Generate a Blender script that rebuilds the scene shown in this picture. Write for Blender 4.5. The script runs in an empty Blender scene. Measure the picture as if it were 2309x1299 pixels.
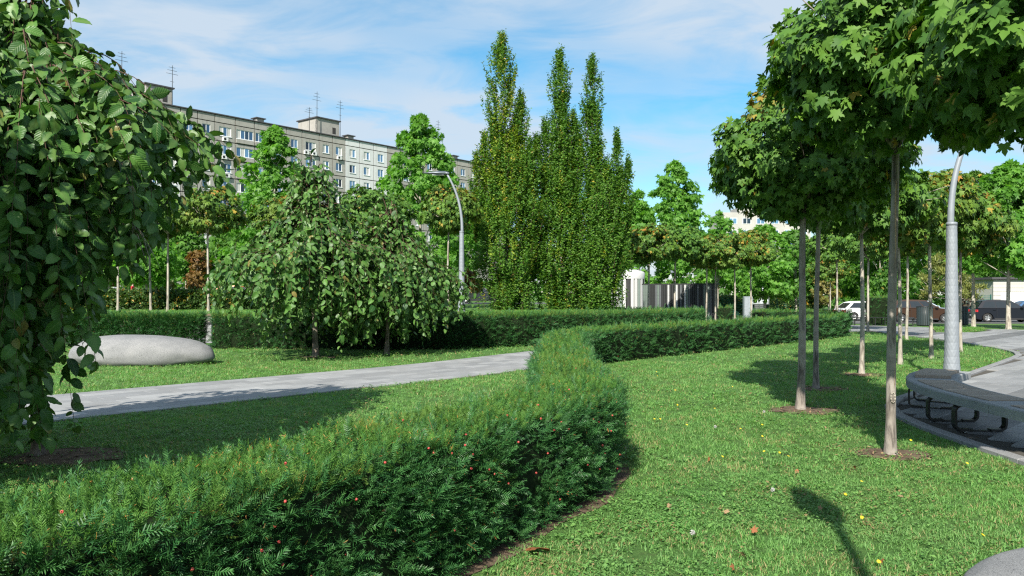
import bpy, bmesh, math, random
import numpy as np
from mathutils import Vector, Matrix, Quaternion, noise as mnoise

random.seed(7)
rng = np.random.default_rng(11)
R = math.radians
S = bpy.context.scene
COL = S.collection

# ------------------------------------------------------------------ camera, sky, sun, exposure
EYE = 1.7
F = 1796.0            # focal length in pixels of the 2309 px wide photograph
HZ = 664.0            # horizon row
cam_d = bpy.data.cameras.new('camera')
cam = bpy.data.objects.new('camera', cam_d)
COL.objects.link(cam)
cam_d.sensor_width = 36.0
cam_d.lens = 28.0
cam_d.shift_y = (HZ - 649.5) / 2309.0
cam_d.clip_start = 0.05
cam_d.clip_end = 4000
cam.location = (0, 0, EYE)
cam.rotation_euler = (R(90), 0, 0)
S.camera = cam

SUN_EL = R(38)
SUN_H = Vector((0.305, 0.95, 0)).normalized()      # horizontal direction the light travels in
world = bpy.data.worlds.new('World')
S.world = world
world.use_nodes = True
wn = world.node_tree.nodes
wl = world.node_tree.links
wn.clear()
w_out = wn.new('ShaderNodeOutputWorld')
w_bg = wn.new('ShaderNodeBackground')
w_bg.inputs['Strength'].default_value = 0.070
w_sky = wn.new('ShaderNodeTexSky')
w_sky.sky_type = 'NISHITA'
w_sky.sun_disc = False
w_sky.sun_elevation = SUN_EL
w_sky.sun_rotation = math.atan2(-SUN_H.x, -SUN_H.y)
w_sky.altitude = 100
w_sky.air_density = 1.0
w_sky.dust_density = 0.4
w_sky.ozone_density = 2.5
# thin streaky cloud, a noise on a plane high above
w_tc = wn.new('ShaderNodeTexCoord')
w_sep = wn.new('ShaderNodeSeparateXYZ')
wl.new(w_tc.outputs['Generated'], w_sep.inputs[0])
def wmath(op, a, b=None):
    n = wn.new('ShaderNodeMath'); n.operation = op
    for i, v in enumerate((a, b)):
        if v is None: continue
        if isinstance(v, (int, float)): n.inputs[i].default_value = v
        else: wl.new(v, n.inputs[i])
    return n.outputs[0]
zz = wmath('ADD', wmath('MAXIMUM', w_sep.outputs[2], 0.0), 0.13)
w_cmb = wn.new('ShaderNodeCombineXYZ')
wl.new(wmath('DIVIDE', w_sep.outputs[0], zz), w_cmb.inputs[0])
wl.new(wmath('DIVIDE', w_sep.outputs[1], zz), w_cmb.inputs[1])
def wnoise(scale, detail, rough, rot, sc, loc=(0, 0, 0), dist=0.0):
    mp = wn.new('ShaderNodeMapping')
    mp.inputs['Rotation'].default_value = (0, 0, rot)
    mp.inputs['Scale'].default_value = sc
    mp.inputs['Location'].default_value = loc
    wl.new(w_cmb.outputs[0], mp.inputs[0])
    n = wn.new('ShaderNodeTexNoise')
    n.inputs['Scale'].default_value = scale
    n.inputs['Detail'].default_value = detail
    n.inputs['Roughness'].default_value = rough
    n.inputs['Distortion'].default_value = dist
    wl.new(mp.outputs[0], n.inputs['Vector'])
    return n.outputs['Fac']
def wramp(fac, stops):
    r = wn.new('ShaderNodeValToRGB')
    e = r.color_ramp.elements
    e[0].position, e[0].color = stops[0][0], (stops[0][1],) * 3 + (1,)
    e[1].position, e[1].color = stops[1][0], (stops[1][1],) * 3 + (1,)
    for p, v in stops[2:]:
        x = e.new(p); x.color = (v,) * 3 + (1,)
    wl.new(fac, r.inputs[0])
    return r.outputs[0]
c_big = wramp(wnoise(0.55, 4, 0.5, R(-14), (0.85, 1.15, 1), (3.1, 1.7, 0), 0.2), [(0.29, 0.18), (0.52, 1.0)])
c_fine = wramp(wnoise(2.3, 7, 0.58, R(-16), (0.8, 1.3, 1), (0.4, 5.2, 0), 0.5), [(0.30, 0.35), (0.55, 1.0)])
c_mask = wmath('MULTIPLY', wmath('MULTIPLY', c_big, c_fine), 0.92)
w_mix = wn.new('ShaderNodeMix'); w_mix.data_type = 'RGBA'
w_hs = wn.new('ShaderNodeHueSaturation')
w_hs.inputs['Saturation'].default_value = 1.5
w_hs.inputs['Value'].default_value = 1.35
w_hs.inputs['Hue'].default_value = 0.482
wl.new(w_sky.outputs[0], w_hs.inputs['Color'])
wl.new(c_mask, w_mix.inputs[0])
wl.new(w_hs.outputs[0], w_mix.inputs[6])
w_mix.inputs[7].default_value = (5.1, 5.9, 6.8, 1)
wl.new(w_mix.outputs[2], w_bg.inputs['Color'])
wl.new(w_bg.outputs[0], w_out.inputs['Surface'])

sun_d = bpy.data.lights.new('sun', 'SUN')
sun = bpy.data.objects.new('sun', sun_d)
COL.objects.link(sun)
sun_d.energy = 5.0
sun_d.angle = R(0.5)
sun_d.color = (1.0, 0.94, 0.84)
sun_dir = Vector((SUN_H.x * math.cos(SUN_EL), SUN_H.y * math.cos(SUN_EL), -math.sin(SUN_EL)))
sun.rotation_euler = sun_dir.to_track_quat('-Z', 'Y').to_euler()
sun.location = (-10, -30, 40)

S.view_settings.view_transform = 'Standard'
S.view_settings.look = 'None'
S.view_settings.gamma = 1.0
S.view_settings.exposure = 0.87
S.view_settings.use_curve_mapping = False
S.render.engine = 'CYCLES'
S.cycles.use_denoising = False
S.cycles.filter_width = 1.25
S.cycles.max_bounces = 6
S.cycles.diffuse_bounces = 2
S.cycles.transmission_bounces = 3
S.cycles.transparent_max_bounces = 4

# ------------------------------------------------------------------ helpers
def smooth(a, b, x):
    t = np.clip((np.asarray(x, float) - a) / (b - a), 0, 1)
    return t * t * (3 - 2 * t)
def gz(x, y):
    return -0.3 * smooth(40, 58, y) * smooth(8, 16, x)
def G(px, py, z=0.0):
    """ground point (height z) seen at pixel px, py of the photograph"""
    d = F * (EYE - z) / (py - HZ)
    return ((px - 1154.5) / F * d, d)
def AT(px, d):
    return (px - 1154.5) / F * d
def ZAT(py, d):
    return EYE - (py - HZ) / F * d

def link(o, parent=None):
    COL.objects.link(o)
    if parent is not None: o.parent = parent
    return o
def thing(name, label, cat, loc=(0, 0, 0), group=None, rz=0.0):
    o = bpy.data.objects.new(name, None)
    o.empty_display_size = 0.2
    o.location = loc; o.rotation_euler = (0, 0, rz)
    COL.objects.link(o)
    o['label'] = label; o['category'] = cat
    if group: o['group'] = group
    return o
def tag(o, label, cat, group=None):
    o['label'] = label; o['category'] = cat
    if group: o['group'] = group
    return o

class MB:
    """collects simple shapes; build() links them as ONE mesh object"""
    def __init__(s): s.v = []; s.f = []; s.m = []; s.sm = []
    def add(s, vs, fs, mat=0, smooth=False):
        n = len(s.v)
        s.v += [tuple(v) for v in vs]
        for f in fs:
            s.f.append(tuple(i + n for i in f)); s.m.append(mat); s.sm.append(smooth)
        return s
    def box(s, x0, x1, y0, y1, z0, z1, mat=0, M=None):
        vs = [(x, y, z) for z in (z0, z1) for y in (y0, y1) for x in (x0, x1)]
        if M is not None: vs = [M @ Vector(v) for v in vs]
        return s.add(vs, [(0, 2, 3, 1), (4, 5, 7, 6), (0, 1, 5, 4), (2, 6, 7, 3), (0, 4, 6, 2), (1, 3, 7, 5)], mat)
    def slab(s, x0, x1, y0, y1, z0, z1, c=0.006, mat=0, M=None):
        """box with a chamfered top edge"""
        vs = [(x0, y0, z0), (x1, y0, z0), (x1, y1, z0), (x0, y1, z0), (x0, y0, z1 - c), (x1, y0, z1 - c), (x1, y1, z1 - c), (x0, y1, z1 - c),
              (x0 + c, y0 + c, z1), (x1 - c, y0 + c, z1), (x1 - c, y1 - c, z1), (x0 + c, y1 - c, z1)]
        if M is not None: vs = [M @ Vector(v) for v in vs]
        fs = [(3, 2, 1, 0), (8, 9, 10, 11)]
        for i in range(4):
            j = (i + 1) % 4
            fs += [(i, j, 4 + j, 4 + i), (4 + i, 4 + j, 8 + j, 8 + i)]
        return s.add(vs, fs, mat)
    def tube(s, pts, rad, n=8, mat=0, cap=True, smooth=True):
        pts = [Vector(p) for p in pts]
        if not hasattr(rad, '__len__'): rad = [rad] * len(pts)
        vs, fs = [], []
        ref = Vector((0.0, 0.31, 0.95))
        prev = None
        for i, p in enumerate(pts):
            t = (pts[min(i + 1, len(pts) - 1)] - pts[max(i - 1, 0)])
            if t.length < 1e-9: t = Vector((0, 0, 1))
            t.normalize()
            if prev is None:
                a = t.orthogonal().normalized()
            else:
                a = (prev - t * prev.dot(t))
                a = a.normalized() if a.length > 1e-6 else t.orthogonal().normalized()
            prev = a
            b = t.cross(a)
            for k in range(n):
                w = 2 * math.pi * k / n
                vs.append(p + (a * math.cos(w) + b * math.sin(w)) * rad[i])
        for i in range(len(pts) - 1):
            for k in range(n):
                k2 = (k + 1) % n
                fs.append((i * n + k, i * n + k2, (i + 1) * n + k2, (i + 1) * n + k))
        s.add(vs, fs, mat, smooth)
        if cap:
            m = len(s.v) - len(vs)
            s.f.append(tuple(m + k for k in range(n))[::-1]); s.m.append(mat); s.sm.append(False)
            s.f.append(tuple(m + (len(pts) - 1) * n + k for k in range(n))); s.m.append(mat); s.sm.append(False)
        return s
    def lathe(s, prof, n=16, mat=0, c=(0, 0, 0), smooth=True):
        vs = []; fs = []
        for r, z in prof:
            for k in range(n):
                w = 2 * math.pi * k / n
                vs.append((c[0] + r * math.cos(w), c[1] + r * math.sin(w), c[2] + z))
        for i in range(len(prof) - 1):
            for k in range(n):
                k2 = (k + 1) % n
                fs.append((i * n + k, i * n + k2, (i + 1) * n + k2, (i + 1) * n + k))
        return s.add(vs, fs, mat, smooth)
    def prism(s, poly, z0, z1, mat=0):
        n = len(poly)
        vs = [(p[0], p[1], z0) for p in poly] + [(p[0], p[1], z1) for p in poly]
        fs = [tuple(range(n))[::-1], tuple(range(n, 2 * n))]
        for i in range(n):
            j = (i + 1) % n
            fs.append((i, j, n + j, n + i))
        return s.add(vs, fs, mat)
    def mesh(s, name, mats, origin=None):
        me = bpy.data.meshes.new(name)
        vs = s.v
        if origin is not None:
            ox, oy, oz = origin
            vs = [(x - ox, y - oy, z - oz) for x, y, z in vs]
        me.from_pydata(vs, [], s.f)
        if not isinstance(mats, (list, tuple)): mats = [mats]
        for m in mats: me.materials.append(m)
        me.polygons.foreach_set('material_index', s.m)
        me.polygons.foreach_set('use_smooth', s.sm)
        me.update()
        return me
    def build(s, name, mats, parent=None, world=True):
        """vertices in world space unless world=False; children are stored relative to their parent"""
        org = None
        if parent is not None and world:
            org = Vector((0, 0, 0)); p = parent
            while p is not None: org = org + p.location; p = p.parent
        o = bpy.data.objects.new(name, s.mesh(name, mats, org))
        return link(o, parent)

def inst(name, mesh, parent, loc, rot=None, scale=None):
    o = bpy.data.objects.new(name, mesh)
    o.location = loc
    if rot is not None: o.rotation_euler = rot
    if scale is not None: o.scale = scale
    return link(o, parent)

def copy_tree(root, loc, rz=None, scale=None, label=None, group=None):
    c = root.copy(); COL.objects.link(c)
    c.location = loc
    if rz is not None: c.rotation_euler = (0, 0, rz)
    if scale is not None: c.scale = scale
    if label: c['label'] = label
    if group: c['group'] = group
    for ch in list(root.children):
        d = ch.copy(); COL.objects.link(d); d.parent = c
        for g in list(ch.children):
            e = g.copy(); COL.objects.link(e); e.parent = d
    return c

def np_mesh(name, V, T, mat, smooth=False, uv=None):
    """triangle mesh from numpy arrays"""
    me = bpy.data.meshes.new(name)
    nv, nt = len(V), len(T)
    me.vertices.add(nv); me.vertices.foreach_set('co', np.ascontiguousarray(V, np.float32).ravel())
    me.loops.add(nt * 3); me.loops.foreach_set('vertex_index', np.ascontiguousarray(T, np.int32).ravel())
    me.polygons.add(nt)
    me.polygons.foreach_set('loop_start', np.arange(0, nt * 3, 3, dtype=np.int32))
    if smooth: me.polygons.foreach_set('use_smooth', np.ones(nt, bool))
    if uv is not None:
        l_ = me.uv_layers.new(name='UVMap')
        l_.data.foreach_set('uv', np.ascontiguousarray(uv[np.asarray(T).ravel()], np.float32).ravel())
    me.materials.append(mat)
    me.update(calc_edges=True)
    return me

# ------------------------------------------------------------------ materials
class NT:
    def __init__(s, name):
        s.m = bpy.data.materials.new(name); s.m.use_nodes = True
        s.t = s.m.node_tree; s.n = s.t.nodes; s.n.clear()
        s.out = s.n.new('ShaderNodeOutputMaterial')
    def new(s, kind, **kw):
        x = s.n.new(kind)
        for k, v in kw.items(): setattr(x, k, v)
        return x
    def put(s, sock, v):
        if v is None: return
        if hasattr(v, 'is_output'): s.t.links.new(v, sock)
        elif hasattr(sock.default_value, '__len__') and not hasattr(v, '__len__'): sock.default_value = (v,) * len(sock.default_value)
        elif hasattr(v, '__len__') and len(v) == 3 and len(sock.default_value) == 4: sock.default_value = (*v, 1)
        else: sock.default_value = v
    def noise(s, scale, detail=4, rough=0.55, vec=None, dist=0, out='Fac'):
        x = s.new('ShaderNodeTexNoise')
        x.inputs['Scale'].default_value = scale; x.inputs['Detail'].default_value = detail
        x.inputs['Roughness'].default_value = rough; x.inputs['Distortion'].default_value = dist
        if vec is not None: s.t.links.new(vec, x.inputs['Vector'])
        return x.outputs[out]
    def vor(s, scale, vec=None, out='Distance', feature='F1'):
        x = s.new('ShaderNodeTexVoronoi', feature=feature); x.inputs['Scale'].default_value = scale
        if vec is not None: s.t.links.new(vec, x.inputs['Vector'])
        return x.outputs[out]
    def co(s, which='Object'): return s.new('ShaderNodeTexCoord').outputs[which]
    def pos(s): return s.new('ShaderNodeNewGeometry').outputs['Position']
    def mapv(s, vec, scale=(1, 1, 1), rot=(0, 0, 0), loc=(0, 0, 0)):
        x = s.new('ShaderNodeMapping'); s.t.links.new(vec, x.inputs[0])
        x.inputs['Scale'].default_value = scale; x.inputs['Rotation'].default_value = rot; x.inputs['Location'].default_value = loc
        return x.outputs[0]
    def math(s, op, a, b=None, clamp=False):
        x = s.new('ShaderNodeMath', operation=op, use_clamp=clamp)
        s.put(x.inputs[0], a); s.put(x.inputs[1], b)
        return x.outputs[0]
    def ramp(s, fac, stops, interp='LINEAR'):
        x = s.new('ShaderNodeValToRGB'); x.color_ramp.interpolation = interp
        e = x.color_ramp.elements
        while len(e) < len(stops): e.new(0.5)
        for i, (p, c) in enumerate(stops):
            e[i].position = p
            e[i].color = (*c, 1) if hasattr(c, '__len__') else (c, c, c, 1)
        s.t.links.new(fac, x.inputs[0])
        return x.outputs[0]
    def mix(s, fac, a, b, mode='MIX'):
        x = s.new('ShaderNodeMix', data_type='RGBA', blend_type=mode)
        s.put(x.inputs[0], fac); s.put(x.inputs[6], a); s.put(x.inputs[7], b)
        return x.outputs[2]
    def bump(s, h, strength=0.3, dist=0.02):
        x = s.new('ShaderNodeBump'); x.inputs['Strength'].default_value = strength; x.inputs['Distance'].default_value = dist
        s.t.links.new(h, x.inputs['Height']); return x.outputs[0]
    def bsdf(s, color, rough=0.6, normal=None, metallic=0.0, spec=0.5, coat=0.0):
        p = s.new('ShaderNodeBsdfPrincipled')
        s.put(p.inputs['Base Color'], color); s.put(p.inputs['Roughness'], rough); s.put(p.inputs['Metallic'], metallic)
        s.put(p.inputs['Specular IOR Level'], spec); s.put(p.inputs['Coat Weight'], coat)
        if normal is not None: s.t.links.new(normal, p.inputs['Normal'])
        return p.outputs[0]
    def done(s, shader): s.t.links.new(shader, s.out.inputs['Surface']); return s.m

def leaf_mat(name, a, b, autumn=None, p_autumn=0.0, trans=0.3, rough=0.5, spec=0.4, patch=None, tcol=None, veins=None):
    """leaf: colour varies leaf by leaf between a and b, a few leaves turn; light comes through the blade"""
    t = NT(name)
    geo = t.new('ShaderNodeNewGeometry'); oi = t.new('ShaderNodeObjectInfo')
    r = t.math('FRACT', t.math('ADD', geo.outputs['Random Per Island'], oi.outputs['Random']))
    col = t.ramp(r, [(0.0, a), (1.0, b)])
    if patch is not None:      # twig by twig the colour shifts
        pn = t.ramp(t.noise(patch[0], 3, 0.6, geo.outputs['Position']), [(patch[1], 0.0), (patch[2], 1.0)])
        col = t.mix(t.math('MULTIPLY', pn, patch[4]), col, patch[3])
    if autumn is not None:
        r2 = t.math('FRACT', t.math('MULTIPLY', r, 37.7))
        an = t.ramp(t.noise(1.3, 3, 0.6, geo.outputs['Position']), [(0.42, 0.0), (0.68, 1.0)])
        lim = t.math('MULTIPLY', t.math('ADD', an, 0.15), p_autumn)
        sel = t.math('LESS_THAN', r2, lim)
        col = t.mix(sel, col, autumn)
    nrm_ = None
    if veins is not None:      # ribs of the blade, in leaf coordinates
        uv = t.new('ShaderNodeUVMap'); sx = t.new('ShaderNodeSeparateXYZ'); t.t.links.new(uv.outputs[0], sx.inputs[0])
        ax = t.math('ABSOLUTE', t.math('SUBTRACT', sx.outputs[0], 0.5))
        f = t.math('FRACT', t.math('MULTIPLY', t.math('SUBTRACT', sx.outputs[1], t.math('MULTIPLY', ax, veins[1])), veins[0]))
        tri = t.math('ABSOLUTE', t.math('SUBTRACT', f, 0.5))
        rib = t.ramp(tri, [(0.0, 1.0), (0.16, 0.0)])
        mid_ = t.ramp(ax, [(0.012, 1.0), (0.04, 0.0)])
        line = t.math('MAXIMUM', t.math('MULTIPLY', rib, 0.22), mid_)
        col = t.mix(t.math('MULTIPLY', line, 0.38), col, (0.16, 0.24, 0.07))
        edge_ = t.ramp(ax, [(0.25, 0.0), (0.36, 1.0)])
        col = t.mix(t.math('MULTIPLY', edge_, t.math('MULTIPLY', r, 0.14)), col, (0.16, 0.11, 0.04))
        nrm_ = t.bump(tri, 0.25, 0.02)
    # the underside of a leaf is paler
    col2 = t.mix(t.math('MULTIPLY', geo.outputs['Backfacing'], 0.25), col, (0.08, 0.16, 0.05))
    d = t.bsdf(col2, rough, nrm_, spec=spec)
    tr = t.new('ShaderNodeBsdfTranslucent')
    hs = t.new('ShaderNodeMix', data_type='RGBA', blend_type='MULTIPLY'); hs.inputs[0].default_value = 1.0
    t.t.links.new(col, hs.inputs[6]); hs.inputs[7].default_value = (*(tcol or (1.5, 1.7, 0.6)), 1)
    t.t.links.new(hs.outputs[2], tr.inputs['Color'])
    ms = t.new('ShaderNodeMixShader'); ms.inputs[0].default_value = trans
    t.t.links.new(d, ms.inputs[1]); t.t.links.new(tr.outputs[0], ms.inputs[2])
    return t.done(ms.outputs[0])

def plain(name, col, rough=0.6, metallic=0.0, spec=0.5, var=0.12, scale=8, bump=0.0, coat=0.0):
    t = NT(name)
    n = t.noise(scale, 5, 0.6, t.co())
    c = t.mix(t.ramp(n, [(0.3, 0.0), (0.7, 1.0)]), tuple(x * (1 - var) for x in col), tuple(min(1, x * (1 + var)) for x in col))
    nm = t.bump(t.noise(scale * 9, 4, 0.6, t.co()), bump, 0.01) if bump else None
    return t.done(t.bsdf(c, rough, nm, metallic, spec, coat))

def bark_mat(name, a, b, dark, scale=1.0):
    t = NT(name)
    v = t.mapv(t.co(), (9 * scale, 9 * scale, 2.2 * scale))
    n1 = t.noise(1.0, 6, 0.65, v, 0.6)
    n2 = t.noise(3.2 * scale, 5, 0.6, t.co())
    ring = t.noise(1.0, 3, 0.6, t.mapv(t.co(), (3, 3, 34)))
    c = t.mix(t.ramp(n2, [(0.35, 0.0), (0.65, 1.0)]), a, b)
    c = t.mix(t.ramp(n1, [(0.36, 1.0), (0.5, 0.0)]), c, dark)
    c = t.mix(t.ramp(ring, [(0.3, 0.7), (0.38, 0.0)]), c, dark)
    return t.done(t.bsdf(c, 0.85, t.bump(n1, 0.7, 0.012), spec=0.25))

M = {}
M['elm'] = leaf_mat('elm leaf', (0.014, 0.062, 0.013), (0.080, 0.192, 0.033), (0.19, 0.15, 0.04), 0.035, 0.17, 0.44, 0.32, veins=(8, .8))
M['maple'] = leaf_mat('maple leaf', (0.026, 0.088, 0.010), (0.110, 0.220, 0.022), (0.34, 0.24, 0.04), 0.035, 0.17, 0.55, 0.22)
M['maple_turning'] = leaf_mat('turning maple leaf', (0.028, 0.088, 0.010), (0.120, 0.220, 0.022), (0.38, 0.25, 0.035), 0.11, 0.18, 0.55, 0.22, (.9, .5, .68, (.22, .23, .02), .35))
M['maple_gold'] = leaf_mat('bronze maple leaf', (0.14, 0.15, 0.02), (0.34, 0.20, 0.03), (0.40, 0.16, 0.03), 0.3, 0.2, 0.55, 0.22)
M['poplar'] = leaf_mat('bright tall tree leaf', (0.065, 0.195, 0.022), (0.165, 0.360, 0.045), None, 0, 0.42, 0.5, 0.3)
M['backwood'] = leaf_mat('background tree leaf', (0.040, 0.125, 0.016), (0.115, 0.265, 0.032), (0.30, 0.22, 0.05), 0.02, 0.38, 0.5, 0.25)
M['hornbeam'] = leaf_mat('column tree leaf', (0.028, 0.100, 0.012), (0.120, 0.240, 0.028), (0.24, 0.22, 0.04), 0.02, 0.30, 0.5, 0.25)
M['hornbeam_gold'] = leaf_mat('yellowing column tree leaf', (0.070, 0.150, 0.012), (0.210, 0.290, 0.026), (0.40, 0.31, 0.04), 0.20, 0.30, 0.5, 0.25)
M['rust'] = leaf_mat('rusty leaf', (0.14, 0.060, 0.022), (0.26, 0.13, 0.04), None, 0, 0.3)
M['ochre'] = leaf_mat('ochre leaf', (0.22, 0.15, 0.03), (0.13, 0.15, 0.03), None, 0, 0.3)
M['purple'] = leaf_mat('purple leaf', (0.045, 0.022, 0.026), (0.10, 0.045, 0.05), None, 0, 0.2, tcol=(1.2, 0.8, 0.8))
M['pine'] = leaf_mat('pine needle', (0.12, 0.15, 0.035), (0.24, 0.25, 0.06), None, 0, 0.25)
M['yew'] = leaf_mat('yew needle', (0.012, 0.062, 0.020), (0.062, 0.185, 0.048), (0.30, 0.15, 0.05), 0.015, 0.14, 0.45, 0.28, tcol=(1.3, 1.5, 0.6))
M['yew_young_lit'] = leaf_mat('young sunlit yew needle', (0.038, 0.125, 0.024), (0.108, 0.232, 0.042), (0.40, 0.22, 0.06), 0.06, 0.20, 0.5, 0.15, (1.6, .52, .68, (.22, .25, .05), .35))  # new growth, its colour also lightened to carry the sunlight on hedge tops
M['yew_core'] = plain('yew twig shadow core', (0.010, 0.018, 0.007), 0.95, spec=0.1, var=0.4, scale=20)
M['beech_hedge'] = leaf_mat('leafy hedge leaf', (0.030, 0.075, 0.014), (0.075, 0.140, 0.026), (0.40, 0.24, 0.03), 0.12, 0.25)
M['bark'] = bark_mat('maple bark', (0.19, 0.165, 0.14), (0.32, 0.29, 0.255), (0.07, 0.06, 0.052))
M['bark_pale'] = bark_mat('pale bark', (0.30, 0.27, 0.22), (0.42, 0.39, 0.33), (0.13, 0.11, 0.09))
M['bark_dark'] = bark_mat('dark elm bark', (0.15, 0.12, 0.095), (0.26, 0.22, 0.18), (0.055, 0.044, 0.035))
M['twig'] = plain('twig', (0.10, 0.06, 0.045), 0.8, spec=0.2, scale=20)
M['lamp'] = plain('grey lamp paint', (0.23, 0.255, 0.28), 0.55, 0.15, 0.4, 0.08, 5)
M['lamp_head'] = plain('dark lamp head', (0.10, 0.12, 0.14), 0.4, 0.3)
M['lens'] = plain('lamp lens', (0.55, 0.57, 0.58), 0.25)
M['steel_black'] = plain('black steel', (0.018, 0.020, 0.020), 0.45, 0.2)
M['soil'] = plain('soil', (0.120, 0.088, 0.062), 0.95, spec=0.1, var=0.45, scale=9, bump=0.8)
M['berry'] = plain('yew berry', (0.42, 0.06, 0.05), 0.4, spec=0.5, scale=40)
M['yellow'] = plain('dandelion yellow', (0.80, 0.62, 0.02), 0.7)
M['fluff'] = plain('dandelion clock', (0.42, 0.42, 0.40), 0.9)
M['dead_leaf'] = plain('fallen leaf', (0.24, 0.085, 0.03), 0.7, var=0.5, scale=25)
M['dead_leaf_pale'] = plain('pale fallen leaf', (0.26, 0.17, 0.09), 0.8, var=0.4, scale=25)

def granite(name, a, b, sp=0.5):
    t = NT(name)
    c = t.co()
    n = t.noise(2.0, 6, 0.65, c)
    sp1 = t.noise(95, 3, 0.7, c); sp2 = t.noise(190, 2, 0.6, c)
    col = t.mix(t.ramp(n, [(0.3, 0.0), (0.7, 1.0)]), a, b)
    col = t.mix(t.ramp(sp1, [(0.36, sp), (0.46, 0.0)]), col, tuple(x * 0.35 for x in a))
    col = t.mix(t.ramp(sp2, [(0.58, 0.0), (0.66, sp)]), col, tuple(min(0.8, x * 1.7) for x in b))
    return t.done(t.bsdf(col, 0.75, t.bump(t.noise(40, 6, 0.7, c), 0.35, 0.006), spec=0.3))
M['granite'] = granite('grey granite', (0.155, 0.16, 0.165), (0.235, 0.235, 0.235), 0.8)
M['bench_stone'] = granite('bench granite', (0.21, 0.22, 0.225), (0.30, 0.31, 0.315), 0.6)

def paver(name, a, b):
    t = NT(name)
    oi = t.new('ShaderNodeObjectInfo'); geo = t.new('ShaderNodeNewGeometry')
    r = t.math('FRACT', t.math('ADD', oi.outputs['Random'], geo.outputs['Random Per Island']))
    col = t.ramp(r, [(0.0, a), (1.0, b)])
    p = geo.outputs['Position']
    col = t.mix(t.ramp(t.noise(1.1, 6, 0.65, p), [(0.35, 0.25), (0.65, 0.0)]), col, (0.10, 0.095, 0.085))
    col = t.mix(t.ramp(t.noise(120, 3, 0.7, p), [(0.36, 0.35), (0.48, 0.0)]), col, tuple(x * 0.5 for x in a))
    return t.done(t.bsdf(col, 0.7, t.bump(t.noise(60, 5, 0.7, p), 0.25, 0.004), spec=0.35))
M['pave_light'] = paver('light granite paver', (0.215, 0.22, 0.225), (0.32, 0.325, 0.325))
M['pave_mid'] = paver('mid grey paver', (0.20, 0.205, 0.21), (0.26, 0.265, 0.27))
M['pave_dark'] = paver('dark basalt paver', (0.115, 0.118, 0.122), (0.165, 0.168, 0.17))
M['joint'] = plain('paving joint', (0.085, 0.08, 0.07), 0.95, spec=0.1, scale=30)
M['kerb'] = granite('kerb granite', (0.19, 0.195, 0.20), (0.26, 0.26, 0.26), 0.6)
def asphalt():
    t = NT('asphalt')
    p = t.pos()
    c = t.mix(t.ramp(t.noise(0.5, 5, 0.6, p), [(0.3, 0.0), (0.7, 1.0)]), (0.075, 0.077, 0.08), (0.12, 0.12, 0.12))
    return t.done(t.bsdf(c, 0.9, t.bump(t.noise(80, 4, 0.7, p), 0.3, 0.004), spec=0.3))
M['asphalt'] = asphalt()

def ground_mat():
    t = NT('lawn ground')
    p = t.pos()
    big = t.noise(0.35, 5, 0.6, p); fine = t.noise(26, 6, 0.75, p); mid = t.noise(3.5, 5, 0.65, p)
    c = t.mix(t.ramp(fine, [(0.3, 0.0), (0.7, 1.0)]), (0.040, 0.110, 0.026), (0.110, 0.225, 0.055))
    c = t.mix(t.ramp(big, [(0.35, 0.0), (0.7, 0.45)]), c, (0.120, 0.180, 0.050))
    c = t.mix(t.ramp(mid, [(0.57, 0.0), (0.70, 0.7)]), c, (0.085, 0.065, 0.038))
    return t.done(t.bsdf(c, 0.95, t.bump(fine, 0.9, 0.05), spec=0.15))
M['ground'] = ground_mat()

def blade_mat(name, a, b, dry, pd):
    t = NT(name)
    geo = t.new('ShaderNodeNewGeometry'); oi = t.new('ShaderNodeObjectInfo')
    r = t.math('FRACT', t.math('ADD', geo.outputs['Random Per Island'], oi.outputs['Random']))
    col = t.ramp(r, [(0.0, a), (1.0, b)])
    loc = oi.outputs['Location']
    pn = t.ramp(t.noise(0.55, 4, 0.6, loc), [(0.38, 0.0), (0.66, 1.0)])
    col = t.mix(t.math('MULTIPLY', pn, 0.55), col, (0.165, 0.290, 0.095))
    dn = t.ramp(t.noise(1.6, 4, 0.65, loc, 0.4), [(0.47, 0.0), (0.66, 1.0)])
    sel = t.math('LESS_THAN', t.math('FRACT', t.math('MULTIPLY', r, 23.1)), t.math('MULTIPLY', t.math('ADD', dn, 0.08), pd))
    col = t.mix(sel, col, dry)
    d = t.bsdf(col, 0.55, spec=0.35)
    tr = t.new('ShaderNodeBsdfTranslucent')
    t.t.links.new(t.mix(1.0, col, (1.4, 1.7, 0.6), 'MULTIPLY'), tr.inputs['Color'])
    ms = t.new('ShaderNodeMixShader'); ms.inputs[0].default_value = 0.32
    t.t.links.new(d, ms.inputs[1]); t.t.links.new(tr.outputs[0], ms.inputs[2])
    return t.done(ms.outputs[0])
M['blade'] = blade_mat('grass blade', (0.080, 0.220, 0.048), (0.205, 0.395, 0.105), (0.36, 0.30, 0.14), 0.36)
M['clover'] = blade_mat('lawn weed leaf', (0.080, 0.220, 0.050), (0.200, 0.380, 0.095), (0.28, 0.21, 0.10), 0.26)

def wood_mat():
    t = NT('weathered bench wood')
    oi = t.new('ShaderNodeObjectInfo')
    n = t.noise(1.0, 6, 0.6, t.mapv(t.co(), (6, 60, 60)), 0.4)
    c = t.mix(t.ramp(n, [(0.3, 0.0), (0.7, 1.0)]), (0.26, 0.21, 0.165), (0.44, 0.37, 0.30))
    c = t.mix(t.math('MULTIPLY', oi.outputs['Random'], 0.4), c, (0.15, 0.12, 0.10))
    return t.done(t.bsdf(c, 0.75, t.bump(n, 0.4, 0.004), spec=0.3))
M['wood'] = wood_mat()

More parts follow.
